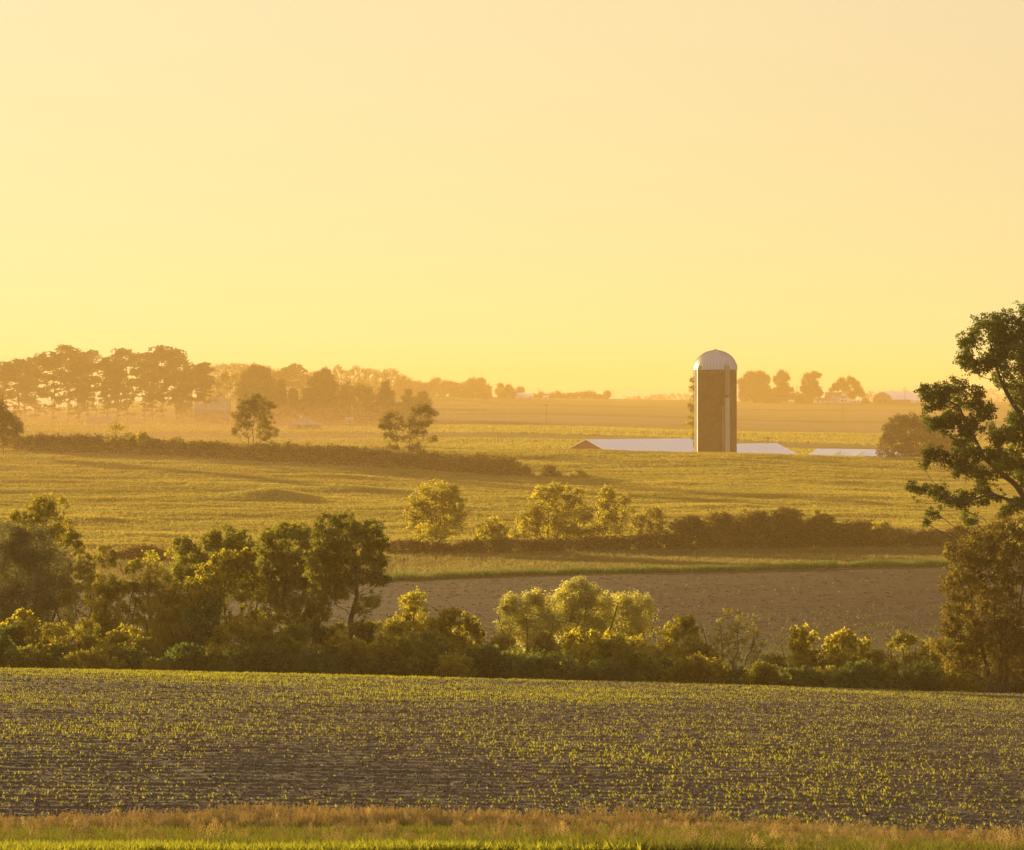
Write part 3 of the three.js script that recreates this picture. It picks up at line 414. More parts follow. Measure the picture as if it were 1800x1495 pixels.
plant('field_tree', 'taller right stem of the V-shaped pair of trees, leaning right', 'tree', 712, 538.2, 714, 70, 'brush', { ...UP, grow: 1.12, per: 5.5, gap: 0.0, gapFreq: 0.8, scale: 0.75, stray: 0.5, inner: 0.2, twigs: 8, trunkR: 0.15, lean: 0.14, at: [[732, 722, 9], [750, 720, 8], [762, 726, 6], [728, 738, 11], [748, 740, 10], [720, 755, 10], [738, 758, 9], [716, 772, 8], [745, 772, 6], [762, 772, 6], [730, 775, 7], [722, 787, 6], [736, 785, 6], [757, 738, 7], [740, 712, 6]] });
plant('field_tree', 'brown tree cut by the left edge, at the start of the crest hedgerow', 'tree', 5, 554.5, 700, 80, 'brush', { ...UP, per: 6, stray: 0.35, gap: 0.05, trunkR: 0.16, at: [[0, 718, 14], [-15, 710, 16], [10, 738, 14], [28, 748, 9], [-8, 745, 18], [8, 760, 14], [30, 760, 9], [-20, 765, 16], [12, 775, 10]] });
plant('thin_sapling', 'thin see-through sapling above the hedgerow near its left end', 'sapling', 204, 557.8, 726, 45, 'olive', { ...UP, per: 2.2, gap: 0, scale: 0.8, at: [[206, 735, 5], [202, 747, 8], [214, 752, 7], [192, 757, 7], [206, 762, 11], [222, 766, 8], [190, 768, 8]] });
plant('thin_sapling', 'small leafy sapling just right of the thin one above the hedgerow', 'sapling', 249, 556.1, 756, 26, 'olive', { ...UP, per: 4, at: [[250, 762, 5], [244, 768, 6], [256, 770, 6], [248, 774, 8]] });
plant('small_bush', 'small brown bush just past the right end of the hedgerow', 'bush', 926, 524, 820, 26, 'hedge', { ...UP, per: 6, profile: 'bush', crownBase: 0, lobes: 5 });
plant('small_bush', 'separate low bush on the field right of the hedgerow end', 'bush', 966, 524, 821, 36, 'hedge', { ...UP, per: 6, profile: 'bush', crownBase: 0, lobes: 6 });
plant('small_bush', 'upright grassy bush farther right of the hedgerow end', 'bush', 1020, 521.8, 828, 34, 'olive', { ...UP, per: 4, profile: 'bush', crownBase: 0, lobes: 6 });

// ---------------------------------------------------------------- farm beyond the crest
const ROOFW = new THREE.MeshStandardMaterial({ color: col(0.80, 0.80, 0.83), roughness: 0.42, metalness: 0, bumpMap: bumpTex, bumpScale: 0.003 }), REDW = std(0.32, 0.09, 0.045, 0.8), WHITEW = std(0.72, 0.70, 0.66, 0.7), DARKIN = std(0.03, 0.025, 0.02, 0.9), BROWNROOF = std(0.16, 0.10, 0.075, 0.85), GLASS = std(0.06, 0.07, 0.08, 0.15), SEAM = std(0.30, 0.28, 0.29, 0.6), STEEL = new THREE.MeshStandardMaterial({ color: col(0.44, 0.43, 0.46), roughness: 0.42, metalness: 0.55 }), WOODP = std(0.13, 0.09, 0.065, 0.9), GREYW = std(0.34, 0.30, 0.25, 0.85), FAINTW = std(0.22, 0.17, 0.12, 0.9), FAINTR = std(0.30, 0.25, 0.2, 0.8);
function slab(ax, ay, bx, by, z0, z1, th) {                              // a roof sheet between two profile points
  const nx = -(by - ay), ny = bx - ax, l = Math.hypot(nx, ny), ox = nx / l * th, oy = ny / l * th;
  const s = new THREE.Shape([new THREE.Vector2(ax, ay), new THREE.Vector2(bx, by), new THREE.Vector2(bx + ox, by + oy), new THREE.Vector2(ax + ox, ay + oy)]);
  const g = new THREE.ExtrudeGeometry(s, { depth: z1 - z0, bevelEnabled: false }); g.translate(0, 0, z0); return g;
}
// a building whose ridge runs along its own x; profile is the gable outline from one eave to the other
function building(t, len, prof, wallM, roofM, over = 0.35) {
  const s = new THREE.Shape([new THREE.Vector2(prof[0][0], 0), ...prof.map((p) => new THREE.Vector2(...p)), new THREE.Vector2(prof[prof.length - 1][0], 0)]);
  const g = new THREE.ExtrudeGeometry(s, { depth: len, bevelEnabled: false }); g.rotateY(Math.PI / 2); part('wall', g, wallM, t);
  prof.slice(0, -1).forEach((p, i) => {
    const q = prof[i + 1]; let [ax, ay] = p, [bx, by] = q; const l = Math.hypot(bx - ax, by - ay);
    if (i === 0) { ax -= (bx - ax) / l * over; ay -= (by - ay) / l * over; }
    if (i === prof.length - 2) { bx += (bx - ax) / l * over; by += (by - ay) / l * over; }
    const r = slab(ax, ay + 0.02, bx, by + 0.02, -over, len + over, 0.12); r.rotateY(Math.PI / 2); part('roof', r, roofM, t);
  });
}
const gable = (w, eave, ridge) => [[-w / 2, eave], [0, ridge], [w / 2, eave]];
function ribs(t, len, w, eave, ridge, step, mat) {                        // standing seams, joined
  const gs = [], l = Math.hypot(w / 2, ridge - eave), a = Math.atan2(ridge - eave, w / 2);
  for (const s of [-1, 1]) for (let x = 0; x <= len; x += step) { const b = box(0.05, 0.05, l, 0, 0, 0); b.rotateX(s * a); b.translate(x, (eave + ridge) / 2 + 0.18, s * w / 4); gs.push(b); }
  const m = part('roof_seams', mergeGeometries(gs), mat, t); m.userData.kind = 'stuff'; return m;
}
{
  const mk = (name, label, px, row, D, turn, len, w, eaveDrop, wallM) => {
    const x = X(px, D), y = Y(row, D), gy = Math.min(H(x, D), y - 5), h = y - gy, t = thing(name, label, 'barn', [x, gy, -D], turn);
    building(t, len, gable(w, h - eaveDrop, h), wallM, ROOFW, 0.4); ribs(t, len, w, h - eaveDrop, h, 1.2, ROOFW);
    return [t, h];
  };
  const [b1, h1] = mk('long_barn', 'long barn with white metal roof and red gable, left of the silo', 1032, 774, 689, rad(38), 41, 17, 2.9, REDW);
  const tri = new THREE.Shape([new THREE.Vector2(-1.4, 0), new THREE.Vector2(1.4, 0), new THREE.Vector2(1.4, 3), new THREE.Vector2(-1.4, 3)]);
  const dg = new THREE.ExtrudeGeometry(tri, { depth: 0.08, bevelEnabled: false }); dg.rotateY(-Math.PI / 2); part('barn_door', dg, WHITEW, b1);
  mk('metal_barn', 'white metal barn roof with slanting right end, just right of the silo', 1238, 782, 704, rad(38), 23.6, 17, 2.9, REDW);
  const [b3] = mk('pole_barn', 'low white roofed barn with two skylight strips, left of the dark tree clump', 1440, 790, 698, rad(-40), 34, 17, 2.9, GREYW);
  for (const sx of [7.5, 14]) { const b = box(0.9, 0.06, 4, sx, 0, 0), a = Math.atan2(2.9, 8.5); b.rotateX(a); b.translate(0, Y(790, 698) - b3.position.y - 1.4 + 0.30, 4.1); part('skylight', b, std(0.5, 0.46, 0.3, 0.3), b3); }
}
// the silo
{
  const D = 640, px = 1258, R = 37.2 / F * D, [x, gy, z] = atGround(px, D), t = thing('silo', 'tall brown concrete stave silo with silver ribbed dome', 'silo', [x, gy, z]);
  const eave = Y(650, D) - gy, top = Y(614, D) - gy;
  const staveTex = noiseTex(512, 21, (s, r, u, v) => { const c = 0.74 + 0.3 * (s(2) - 0.5) + 0.45 * (s(1) - 0.5) + 0.3 * (s(0) - 0.5) + (Math.floor(u * 32) * 7 % 5) * 0.015; return [c, c * 0.98, c * 0.96]; });
  staveTex.repeat.set(2, 2);
  part('stave_wall', new THREE.CylinderGeometry(R, R, eave, 72, 1, false).translate(0, eave / 2, 0), std(0.15, 0.060, 0.032, 0.9, { map: staveTex, bumpMap: bumpTex, bumpScale: 0.02 }), t);
  const hs = []; for (let y = 0.4, i = 0; y < eave; y += (y < eave * 0.55 ? 0.34 : 0.5), i++) { const h = new THREE.TorusGeometry(R + 0.015, 0.028, 5, 64); h.rotateX(Math.PI / 2); h.translate(0, y, 0); hs.push(h); }
  const hoops = part('hoops', mergeGeometries(hs), std(0.06, 0.035, 0.025, 0.7), t); hoops.userData.kind = 'stuff';
  const dp = [], n = 14, dh = top - eave - 0.25; for (let i = 0; i <= n; i++) { const a = i / n * Math.PI / 2; dp.push(new THREE.Vector2(Math.max(0.02, (R + 0.12) * Math.cos(a)), dh * Math.sin(a))); }
  part('dome', new THREE.LatheGeometry(dp, 72).translate(0, eave, 0), STEEL, t);
  const rb = []; for (let k = 0; k < 40; k++) { const a = k / 40 * 2 * Math.PI; rb.push(tube(dp.slice(0, n).map((p) => [Math.cos(a) * (p.x + 0.02), eave + p.y + 0.02, Math.sin(a) * (p.x + 0.02)]), dp.slice(0, n).map(() => 0.045), 4)); }
  const ribm = part('dome_ribs', mergeGeometries(rb), SEAM, t); ribm.userData.kind = 'stuff';
  part('dome_rim', new THREE.TorusGeometry(R + 0.12, 0.09, 6, 64).rotateX(Math.PI / 2).translate(0, eave, 0), STEEL, t);
  part('vent_cap', new THREE.CylinderGeometry(0.1, 0.85, 0.42, 20).translate(0, top - 0.2, 0), std(0.14, 0.12, 0.11, 0.6), t);
  // feed chute on the camera side, right of the middle
  const ca = rad(63), cx = Math.cos(ca) * (R + 0.3), cz = Math.sin(ca) * (R + 0.3), chTop = eave + 0.7, split = eave - Y(650, D) + Y(697, D);
  const half = (y0, y1, r) => { const g = new THREE.CylinderGeometry(r, r, y1 - y0, 20, 1, false); g.translate(cx, (y0 + y1) / 2, cz); return g; };
  part('chute', half(0, split - 0.25, 0.56), std(0.40, 0.35, 0.29, 0.7), t);
  part('chute', half(split + 0.2, chTop, 0.5), std(0.24, 0.18, 0.14, 0.7), t);
  part('chute_collar', half(split - 0.25, split + 0.2, 0.62), std(0.09, 0.06, 0.05, 0.7), t);
  part('chute_hood', new THREE.ConeGeometry(0.52, 0.9, 16).translate(cx, chTop + 0.45, cz), std(0.30, 0.26, 0.24, 0.6), t);
  const cr = []; for (let y = 0.5; y < split - 0.4; y += 0.62) { const g = new THREE.TorusGeometry(0.565, 0.035, 5, 20); g.rotateX(Math.PI / 2); g.translate(cx, y, cz); cr.push(g); }
  part('chute_rings', mergeGeometries(cr), std(0.35, 0.31, 0.27, 0.6), t).userData.kind = 'stuff';
  const pa = rad(74); part('fill_pipe', tube([[Math.cos(pa) * (R + 0.14), 0, Math.sin(pa) * (R + 0.14)], [Math.cos(pa) * (R + 0.14), eave * 0.6, Math.sin(pa) * (R + 0.14)]], [0.11, 0.11], 8), std(0.34, 0.27, 0.21, 0.6), t);
  const la = rad(148); const lx = Math.cos(la) * (R + 0.12), lz = Math.sin(la) * (R + 0.12); part('blower_pipe', tube([[lx, 0, lz], [lx, eave + 0.2, lz], [lx * 0.93, eave + 0.75, lz * 0.93]], [0.14, 0.14, 0.14], 8), STEEL, t);
  // ladder on the left side
  const lad = rad(178), lg = []; for (const s of [-0.25, 0.25]) { const q = [Math.cos(lad) * (R + 0.25) , 0, s]; lg.push(tube([[q[0], 0, s + 0.4], [q[0], eave, s + 0.4]], [0.035, 0.035], 5)); }
  for (let y = 0.5; y < eave; y += 0.9) lg.push(tube([[-(R + 0.5), y, 0.15], [-(R - 0.05), y, 0.4]], [0.03, 0.03], 4), tube([[-(R + 0.25), y, 0.15], [-(R + 0.25), y, 0.65]], [0.03, 0.03], 4));
  part('ladder', mergeGeometries(lg), std(0.2, 0.14, 0.1, 0.6, { metalness: 0.4 }), t);
  const vg = []; for (let k = 0; k < 9; k++) { const a = rad(72 + k * 9); vg.push(box(0.1, 0.5, 0.05).rotateY(Math.PI / 2 - a).translate(Math.cos(a) * (R + 0.03), eave - 0.6, Math.sin(a) * (R + 0.03))); }
  part('vent_slots', mergeGeometries(vg), std(0.35, 0.27, 0.2, 0.7), t).userData.kind = 'stuff';
  part('roof_hatch', box(0.9, 0.6, 0.7, Math.cos(rad(140)) * R, eave + 0.45, Math.sin(rad(140)) * R), std(0.22, 0.17, 0.14, 0.6), t);
}
plant('silo_tree', 'slender leafy tree peeking out from behind the left side of the silo', 'tree', 1222, 671.7, 655, 40, 'olive', { leaf: 'hedge', per: 4, gap: 0.05, trunkR: 0.12, at: [[1220, 668, 6], [1216, 684, 6], [1221, 700, 6], [1215, 716, 7], [1220, 734, 9], [1214, 748, 9], [1222, 766, 9]] });
plant('dome_tree', 'dark reddish dome-shaped clump of trees right of the white roofs', 'tree', 1600, 642, 728, 110, 'hedge', { leaf: 'hedge', per: 5, gap: 0.06, stray: 0.35, trunkR: 0.3, at: [[1585, 742, 13], [1605, 738, 12], [1622, 740, 12], [1568, 756, 13], [1595, 760, 18], [1625, 758, 16], [1558, 774, 12], [1580, 780, 18], [1610, 782, 20], [1645, 770, 18], [1552, 794, 10], [1575, 800, 16], [1605, 806, 18], [1640, 800, 20], [1665, 780, 18], [1680, 800, 18], [1572, 740, 8]] });

// ---------------------------------------------------------------- farmstead on the far ridge
function windowOn(t, x, y, z, w, h, ry, frameM = WHITEW) {
  const f = part('window', box(w + 0.24, h + 0.24, 0.10).rotateY(ry).translate(x, y, z), frameM, t);
  part('pane', box(w, h, 0.14).rotateY(ry).translate(x, y, z), GLASS, f); return f;
}
{
  const D = 2000, s = D / F, gy = Y(709, D);
  const t = thing('farmhouse', 'white farmhouse with brown roof and small front gable on the far ridge', 'house', [X(1455, D), gy, -D]);
  const wing = (x0, x1, z0, dep, eave, ridge, wm, rm, along = true) => { const sub = new THREE.Group(); sub.name = along ? 'wing' : 'gable_wing'; t.add(sub); const len = (x1 - x0) * s; if (along) { sub.position.set((x0 - 1455) * s, 0, z0 - dep / 2); building(sub, len, gable(dep, eave * s, ridge * s), wm, rm, 0.3); } else { sub.position.set(((x0 + x1) / 2 - 1455) * s, 0, z0); sub.rotation.y = Math.PI / 2; building(sub, dep, gable(len, eave * s, ridge * s), wm, rm, 0.3); } return sub; };
  wing(1452, 1486, 2, 7, 9, 19, WHITEW, BROWNROOF); wing(1473, 1491, 4, 8, 11, 19.5, WHITEW, BROWNROOF, false); wing(1460, 1472, 2.6, 3, 9, 14.5, WHITEW, BROWNROOF, false);
  wing(1434, 1453, 3, 5, 5, 9.5, WHITEW, BROWNROOF); wing(1491, 1512, 2, 5, 3.6, 6, WHITEW, WHITEW);
  part('porch_roof', box(19 * s, 0.15, 2, (1463 - 1455) * s, 7.2 * s, 3.4), BROWNROOF, t);
  for (const p of [1456, 1461, 1466, 1471]) part('porch_post', box(0.2, 7 * s, 0.2, (p - 1455) * s, 3.5 * s, 4.2), WHITEW, t);
  for (const p of [1479, 1485]) { windowOn(t, (p - 1455) * s, 4 * s, 4.02, 0.9, 1.3, 0); windowOn(t, (p - 1455) * s, 11 * s, 4.02, 0.9, 1.3, 0); }
  windowOn(t, (1466 - 1455) * s, 10 * s, 2.62, 0.7, 0.9, 0); for (const p of [1438, 1446]) windowOn(t, (p - 1455) * s, 2.8 * s, 3.02, 0.9, 0.9, 0); for (const p of [1496, 1502, 1508]) windowOn(t, (p - 1455) * s, 2 * s, 2.02, 1.1, 0.9, 0);
  part('door', box(1, 2.1, 0.1, (1463 - 1455) * s, 1.05, 2.06), BROWNROOF, t);
  const b = thing('gambrel_barn', 'old brown barn with pale gambrel roof right of the far farmhouse', 'barn', [X(1552, D), gy, -D], rad(42));
  const hw = 9; building(b, 30, [[-hw, 2.6], [-hw * 0.72, 5.4], [0, 8], [hw * 0.72, 5.4], [hw, 2.6]].map(([a, c]) => [a, c]), std(0.24, 0.13, 0.085, 0.9), ROOFW, 0.3);
  for (const zz of [-2, 2]) part('barn_door', box(0.1, 2.6, 2, -0.06, 1.3, zz), DARKIN, b);
  const bd = std(0.28, 0.16, 0.10, 0.9); for (let k = -8; k <= 8; k++) part('board', box(0.06, 2.4 + 0.3 * (8 - Math.abs(k)), 0.14, -0.03, 1.3 + 0.15 * (8 - Math.abs(k)), k * 1.02), bd, b);
  const sh = thing('white_shed', 'low white shed at the right end of the gambrel barn', 'shed', [X(1602, D), gy, -D - 4]);
  building(sh, 9, gable(5, 1.8, 2.8), WHITEW, ROOFW, 0.2); part('shed_door', box(1.2, 1.7, 0.08, 4.5, 0.85, 2.53), GREYW, sh);
  const o = { leaf: 'far', trunkR: 0.35 };
  plant('ridge_tree', 'broad dense tree just right of the silo on the far ridge', 'tree', 1328, 2030, 653, 52, 'hedge', { ...o, per: 2.6, gap: 0.3, at: [[1318, 664, 10], [1335, 662, 10], [1346, 668, 8], [1312, 680, 12], [1332, 680, 14], [1348, 686, 8], [1310, 696, 10], [1330, 696, 13], [1346, 698, 8], [1304, 672, 6]] });
  plant('ridge_tree', 'ragged tall tree second right of the silo on the far ridge', 'tree', 1374, 2030, 650, 40, 'hedge', { ...o, per: 2.2, gap: 0.1, at: [[1374, 658, 7], [1382, 664, 6], [1366, 668, 7], [1378, 678, 9], [1388, 684, 6], [1368, 688, 9], [1380, 697, 10], [1362, 698, 7], [1393, 697, 6]] });
  plant('ridge_tree', 'thin bare-looking tree between two full trees on the far ridge', 'tree', 1402, 2045, 672, 16, 'olive', { ...o, per: 1.0, gap: -0.05, scale: 0.6, trunkR: 0.2, at: [[1402, 680, 4], [1398, 690, 4], [1405, 692, 4], [1401, 700, 5]] });
  plant('ridge_tree', 'tall two-humped tree left of the far farmhouse', 'tree', 1426, 2030, 652, 38, 'hedge', { ...o, per: 2.4, gap: 0.12, at: [[1432, 660, 7], [1420, 662, 6], [1414, 670, 6], [1430, 674, 9], [1417, 684, 9], [1434, 688, 9], [1422, 697, 11], [1440, 692, 6], [1441, 660, 3]] });
  plant('ridge_tree', 'spreading umbrella-shaped tree behind the far farmhouse', 'tree', 1490, 2048, 664, 58, 'hedge', { ...o, per: 2.4, gap: 0.12, at: [[1480, 672, 7], [1495, 670, 7], [1470, 680, 7], [1486, 682, 8], [1504, 678, 7], [1462, 685, 4], [1510, 688, 7], [1498, 694, 8], [1514, 693, 5], [1495, 664, 3]] });
  for (const [px, row, w, lab] of [[1358, 690, 26, 'low bush between first and second ridge trees right of the silo'], [1408, 694, 22, 'low bush under the thin bare tree on the far ridge'], [1522, 702, 16, 'tiny bush between the far farmhouse and the gambrel barn']]) plant('ridge_bush', lab, 'bush', px, 2022.5, row, w, 'hedge', { ...o, trunkR: 0.15, per: 2.6, gap: 0.3, profile: 'bush', crownBase: 0, lobes: 6 });
}

// ---------------------------------------------------------------- left farm, pines and woods
const pineAt = [[8, 637, 44], [34, 630, 36], [62, 623, 48], [92, 620, 44], [120, 607, 50], [154, 614, 46], [188, 628, 40], [222, 613, 46], [254, 618, 40], [283, 606, 50], [310, 612, 40], [336, 640, 34], [358, 636, 26], [-30, 632, 50], [44, 640, 36], [138, 632, 44], [206, 640, 40], [268, 640, 40], [320, 652, 36]];
const pineLab = ['pine cut by the left edge of the grove', 'second pine from the left edge', 'pine with sloping shoulder, third from the left', 'pine left of the highest left crown', 'pine with the high flat crown, left half of the grove', 'pine with the crown swept right before the dip', 'lower pine in the dip between the two humps', 'pine starting the right hump of the grove', 'pine left of the highest right crown', 'pine with the highest crown of the right hump', 'pine right of the highest right crown', 'lower pine on the right shoulder', 'narrow pine ending the grove on the right', 'pine mostly beyond the left edge', 'shorter pine behind the third from left', 'shorter pine behind the left high crown', 'shorter pine in the dip of the skyline', 'shorter pine left of the right summit', 'shorter pine below the right shoulder'];
pineAt.forEach(([px, row, w], i) => {
  const D = 1409 + (i * 37 % 110) * 1.6, seed = 900 + i * 17, [x, y, z] = atGround(px, D), Hh = Y(row, D) - y, W = w / F * D * 1.22, r = rngOf(seed);
  const t = thing('pine_tree', 'hazy tall white pine, ' + pineLab[i], 'tree', [x, y, z], 0, 'pine grove at the left of the valley'), lobes = [];
  for (let k = 0; k < 30; k++) { const q = k / 29, yy = lerp(0.08, 0.955, Math.pow(q, 0.75)), env = 0.55 + 0.5 * Math.sin(Math.PI * Math.pow(q, 1.1) * 0.85), a = r() * 6.28, rr = W * 0.5 * env * (0.45 + 0.3 * r()), d = W * 0.5 * env - rr * 0.6; lobes.push([d * Math.cos(a) * (0.5 + 0.5 * r()), yy * Hh, d * Math.sin(a) * 0.7, rr, rr * (q > 0.8 ? 0.42 : 0.22), rr]); }
  wood(t, lobes, Hh, { trunkR: 0.38, trunkTop: 0.93, twigs: 2, sides: 6 }, seed);
  crown(t, lobes, CL.needle, LM.pine, 1700, seed, { gap: 0.02, leak: 0.06, stray: 0.35, inner: 0.1, tilt: 0.5, scale: 0.95, warmth: 0.2, gapFreq: 0.3 });
});
const FARO = { leaf: 'far', trunkR: 0.3 };
plant('wood_tree', 'sparse tree with open limbs right of the pine grove', 'tree', 405, 1508, 656, 60, 'olive', { ...FARO, per: 1.0, gap: -0.02, twigs: 6, scale: 0.8, at: [[395, 664, 8], [415, 662, 8], [380, 676, 8], [405, 678, 9], [425, 676, 8], [385, 692, 7], [415, 694, 7], [375, 705, 7]] });
plant('wood_tree', 'large round tree behind the farmhouse on the left', 'tree', 452, 1442, 641, 62, 'hedge', { ...FARO, per: 2.4, gap: 0.25, at: [[450, 654, 13], [465, 655, 11], [436, 664, 12], [455, 670, 17], [472, 672, 11], [430, 684, 14], [455, 692, 18], [478, 690, 12], [435, 706, 16], [462, 712, 18], [440, 726, 16], [470, 730, 16]] });
plant('wood_pine', 'pine with flat limbs on the skyline right of the round tree', 'tree', 516, 1820, 639, 56, 'pine', { leaf: 'needle', trunkR: 0.35, per: 1.7, gap: 0.1, tilt: 0.6, lobeFlat: 0.5, at: [[520, 646, 11], [505, 652, 13], [528, 652, 11], [492, 660, 13], [512, 662, 13], [535, 664, 10], [500, 674, 13], [525, 676, 13], [545, 676, 6]] });
plant('wood_spruce', 'small spruce between the round tree and the tall conifer', 'tree', 494, 1409, 668, 34, 'pine', { leaf: 'spruce', trunkR: 0.25, per: 3, profile: 'cone', crownBase: 0.05, lobes: 14, lobeSize: 0.5 });
plant('wood_spruce', 'short pointed spruce left of the tall conifer', 'tree', 515, 1376, 684, 36, 'pine', { leaf: 'spruce', trunkR: 0.25, per: 3, profile: 'cone', crownBase: 0.05, lobes: 14, lobeSize: 0.5 });
plant('wood_spruce', 'tall broad conifer with pointed top, centre of the left woods', 'tree', 566, 1392.5, 646, 66, 'pine', { leaf: 'spruce', trunkR: 0.35, per: 3, gap: 0.25, at: [[572, 655, 7], [560, 662, 9], [578, 665, 8], [550, 672, 8], [566, 678, 14], [584, 680, 10], [544, 692, 12], [566, 698, 18], [588, 698, 12], [538, 712, 14], [562, 718, 20], [592, 716, 14], [545, 732, 16], [580, 734, 18]] });
plant('wood_tree', 'lumpy yellowish tree with gaps right of the tall conifer', 'tree', 622, 1376, 672, 66, 'olive', { ...FARO, per: 1.9, gap: 0.04, gapFreq: 0.35, at: [[612, 682, 10], [632, 682, 10], [648, 678, 9], [602, 696, 11], [624, 700, 13], [646, 698, 12], [606, 716, 12], [630, 720, 12], [650, 716, 12], [615, 734, 12], [640, 736, 14]] });
plant('wood_spruce', 'pointed spruce right of the lumpy yellowish tree', 'tree', 678, 1359.5, 667, 48, 'pine', { leaf: 'spruce', trunkR: 0.3, per: 3, gap: 0.25, at: [[678, 674, 5], [676, 684, 8], [684, 694, 8], [668, 698, 8], [678, 708, 14], [690, 716, 9], [664, 718, 10], [680, 728, 18], [662, 736, 10], [696, 736, 10]] });
plant('wood_spruce', 'smaller spruce near the right end of the left woods', 'tree', 718, 1343, 682, 38, 'pine', { leaf: 'spruce', trunkR: 0.25, per: 3, gap: 0.25, at: [[718, 690, 5], [714, 700, 7], [724, 704, 7], [708, 714, 8], [720, 720, 12], [706, 730, 9], [726, 732, 11]] });
plant('wood_tree', 'rounded tree ending the left woods on the right', 'tree', 744, 1334.8, 689, 36, 'hedge', { ...FARO, per: 2.4, gap: 0.2, at: [[744, 698, 8], [736, 706, 8], [750, 710, 8], [742, 722, 13], [754, 726, 7], [736, 734, 10]] });
for (const [px, row, w, lab] of [[395, 726, 40, 'low bush behind the left farmhouse'], [600, 726, 44, 'low bush at the foot of the lumpy tree'], [490, 722, 44, 'low bush at the foot of the small spruce'], [540, 726, 40, 'low bush at the foot of the tall conifer'], [655, 730, 44, 'low bush at the foot of the pointed spruce'], [690, 733, 40, 'low bush near the right end of the woods']]) plant('wood_bush', lab, 'bush', px, 1351.2, row, w * 1.3, 'hedge', { leaf: 'far', trunkR: 0.15, per: 2.4, gap: 0.3, profile: 'bush', crownBase: 0, lobes: 8 });
forest('far_forest', 'hazy wooded hill behind the left woods', [[360, 648], [372, 643], [410, 640], [450, 642], [485, 650], [540, 656], [580, 650], [590, 645], [615, 648], [640, 645], [670, 650], [690, 648], [705, 655], [715, 664], [730, 672], [745, 676]], 2075, 170, CL.far, LM.hedge, 5200, 61, 8);
forest('far_forest', 'hazy treeline sloping from the wooded hill to the open ridge', [[700, 664], [712, 668], [722, 674], [733, 668], [738, 674], [755, 674], [768, 664], [775, 668], [795, 672], [812, 674]], 2240, 90, CL.far, LM.hedge, 2200, 62, 6);
plant('far_tree', 'broad domed tree on the far treeline', 'tree', 838, 2270, 666, 52, 'hedge', { ...FARO, per: 2.2, gap: 0.25, at: [[830, 674, 9], [845, 674, 9], [822, 682, 10], [840, 684, 13], [856, 684, 8], [820, 694, 9], [838, 696, 12], [855, 696, 9]] });
plant('far_tree', 'small open tree right of the domed tree on the far treeline', 'tree', 880, 2285, 674, 20, 'olive', { ...FARO, per: 1.6, gap: 0.05, at: [[880, 680, 6], [875, 688, 6], [885, 690, 6], [880, 697, 7]] });
plant('far_tree', 'small dense tree, second right of the domed tree', 'tree', 895, 2285, 675, 18, 'hedge', { ...FARO, per: 2.2, gap: 0.2, at: [[895, 682, 6], [892, 690, 8], [900, 690, 6], [896, 697, 8]] });
plant('far_tree', 'round little tree above the far white sheds', 'tree', 915, 2300, 680, 14, 'hedge', { ...FARO, per: 2.2, gap: 0.2, at: [[915, 686, 6], [914, 692, 6]] });
forest('far_treeline', 'even row of distant conifers right of the far white sheds', [[938, 694], [950, 690], [975, 691], [1000, 689], [1020, 690], [1040, 687], [1052, 692], [1058, 694]], 2373, 40, CL.far, LM.hedge, 1100, 63, 7);
plant('far_tree', 'tiny lone round tree right of the distant conifer row', 'tree', 1068, 2373.3, 688, 14, 'hedge', { ...FARO, per: 2.2, gap: 0.2, at: [[1068, 693, 6], [1066, 697, 5]] });
forest('far_forest', 'faint distant wood on the horizon left of the silo', [[1105, 698], [1118, 693], [1130, 699], [1140, 697], [1160, 693], [1180, 694], [1195, 690], [1220, 693], [1245, 694]], 3094, 80, CL.far, LM.hedge, 900, 64, 6);
forest('far_forest', 'faint distant wood on the horizon behind the right farm', [[1515, 690], [1530, 689], [1560, 690], [1590, 684], [1600, 686], [1620, 690], [1690, 688], [1720, 682], [1745, 684], [1760, 690], [1830, 690]], 2667, 80, CL.far, LM.hedge, 1300, 65, 6);
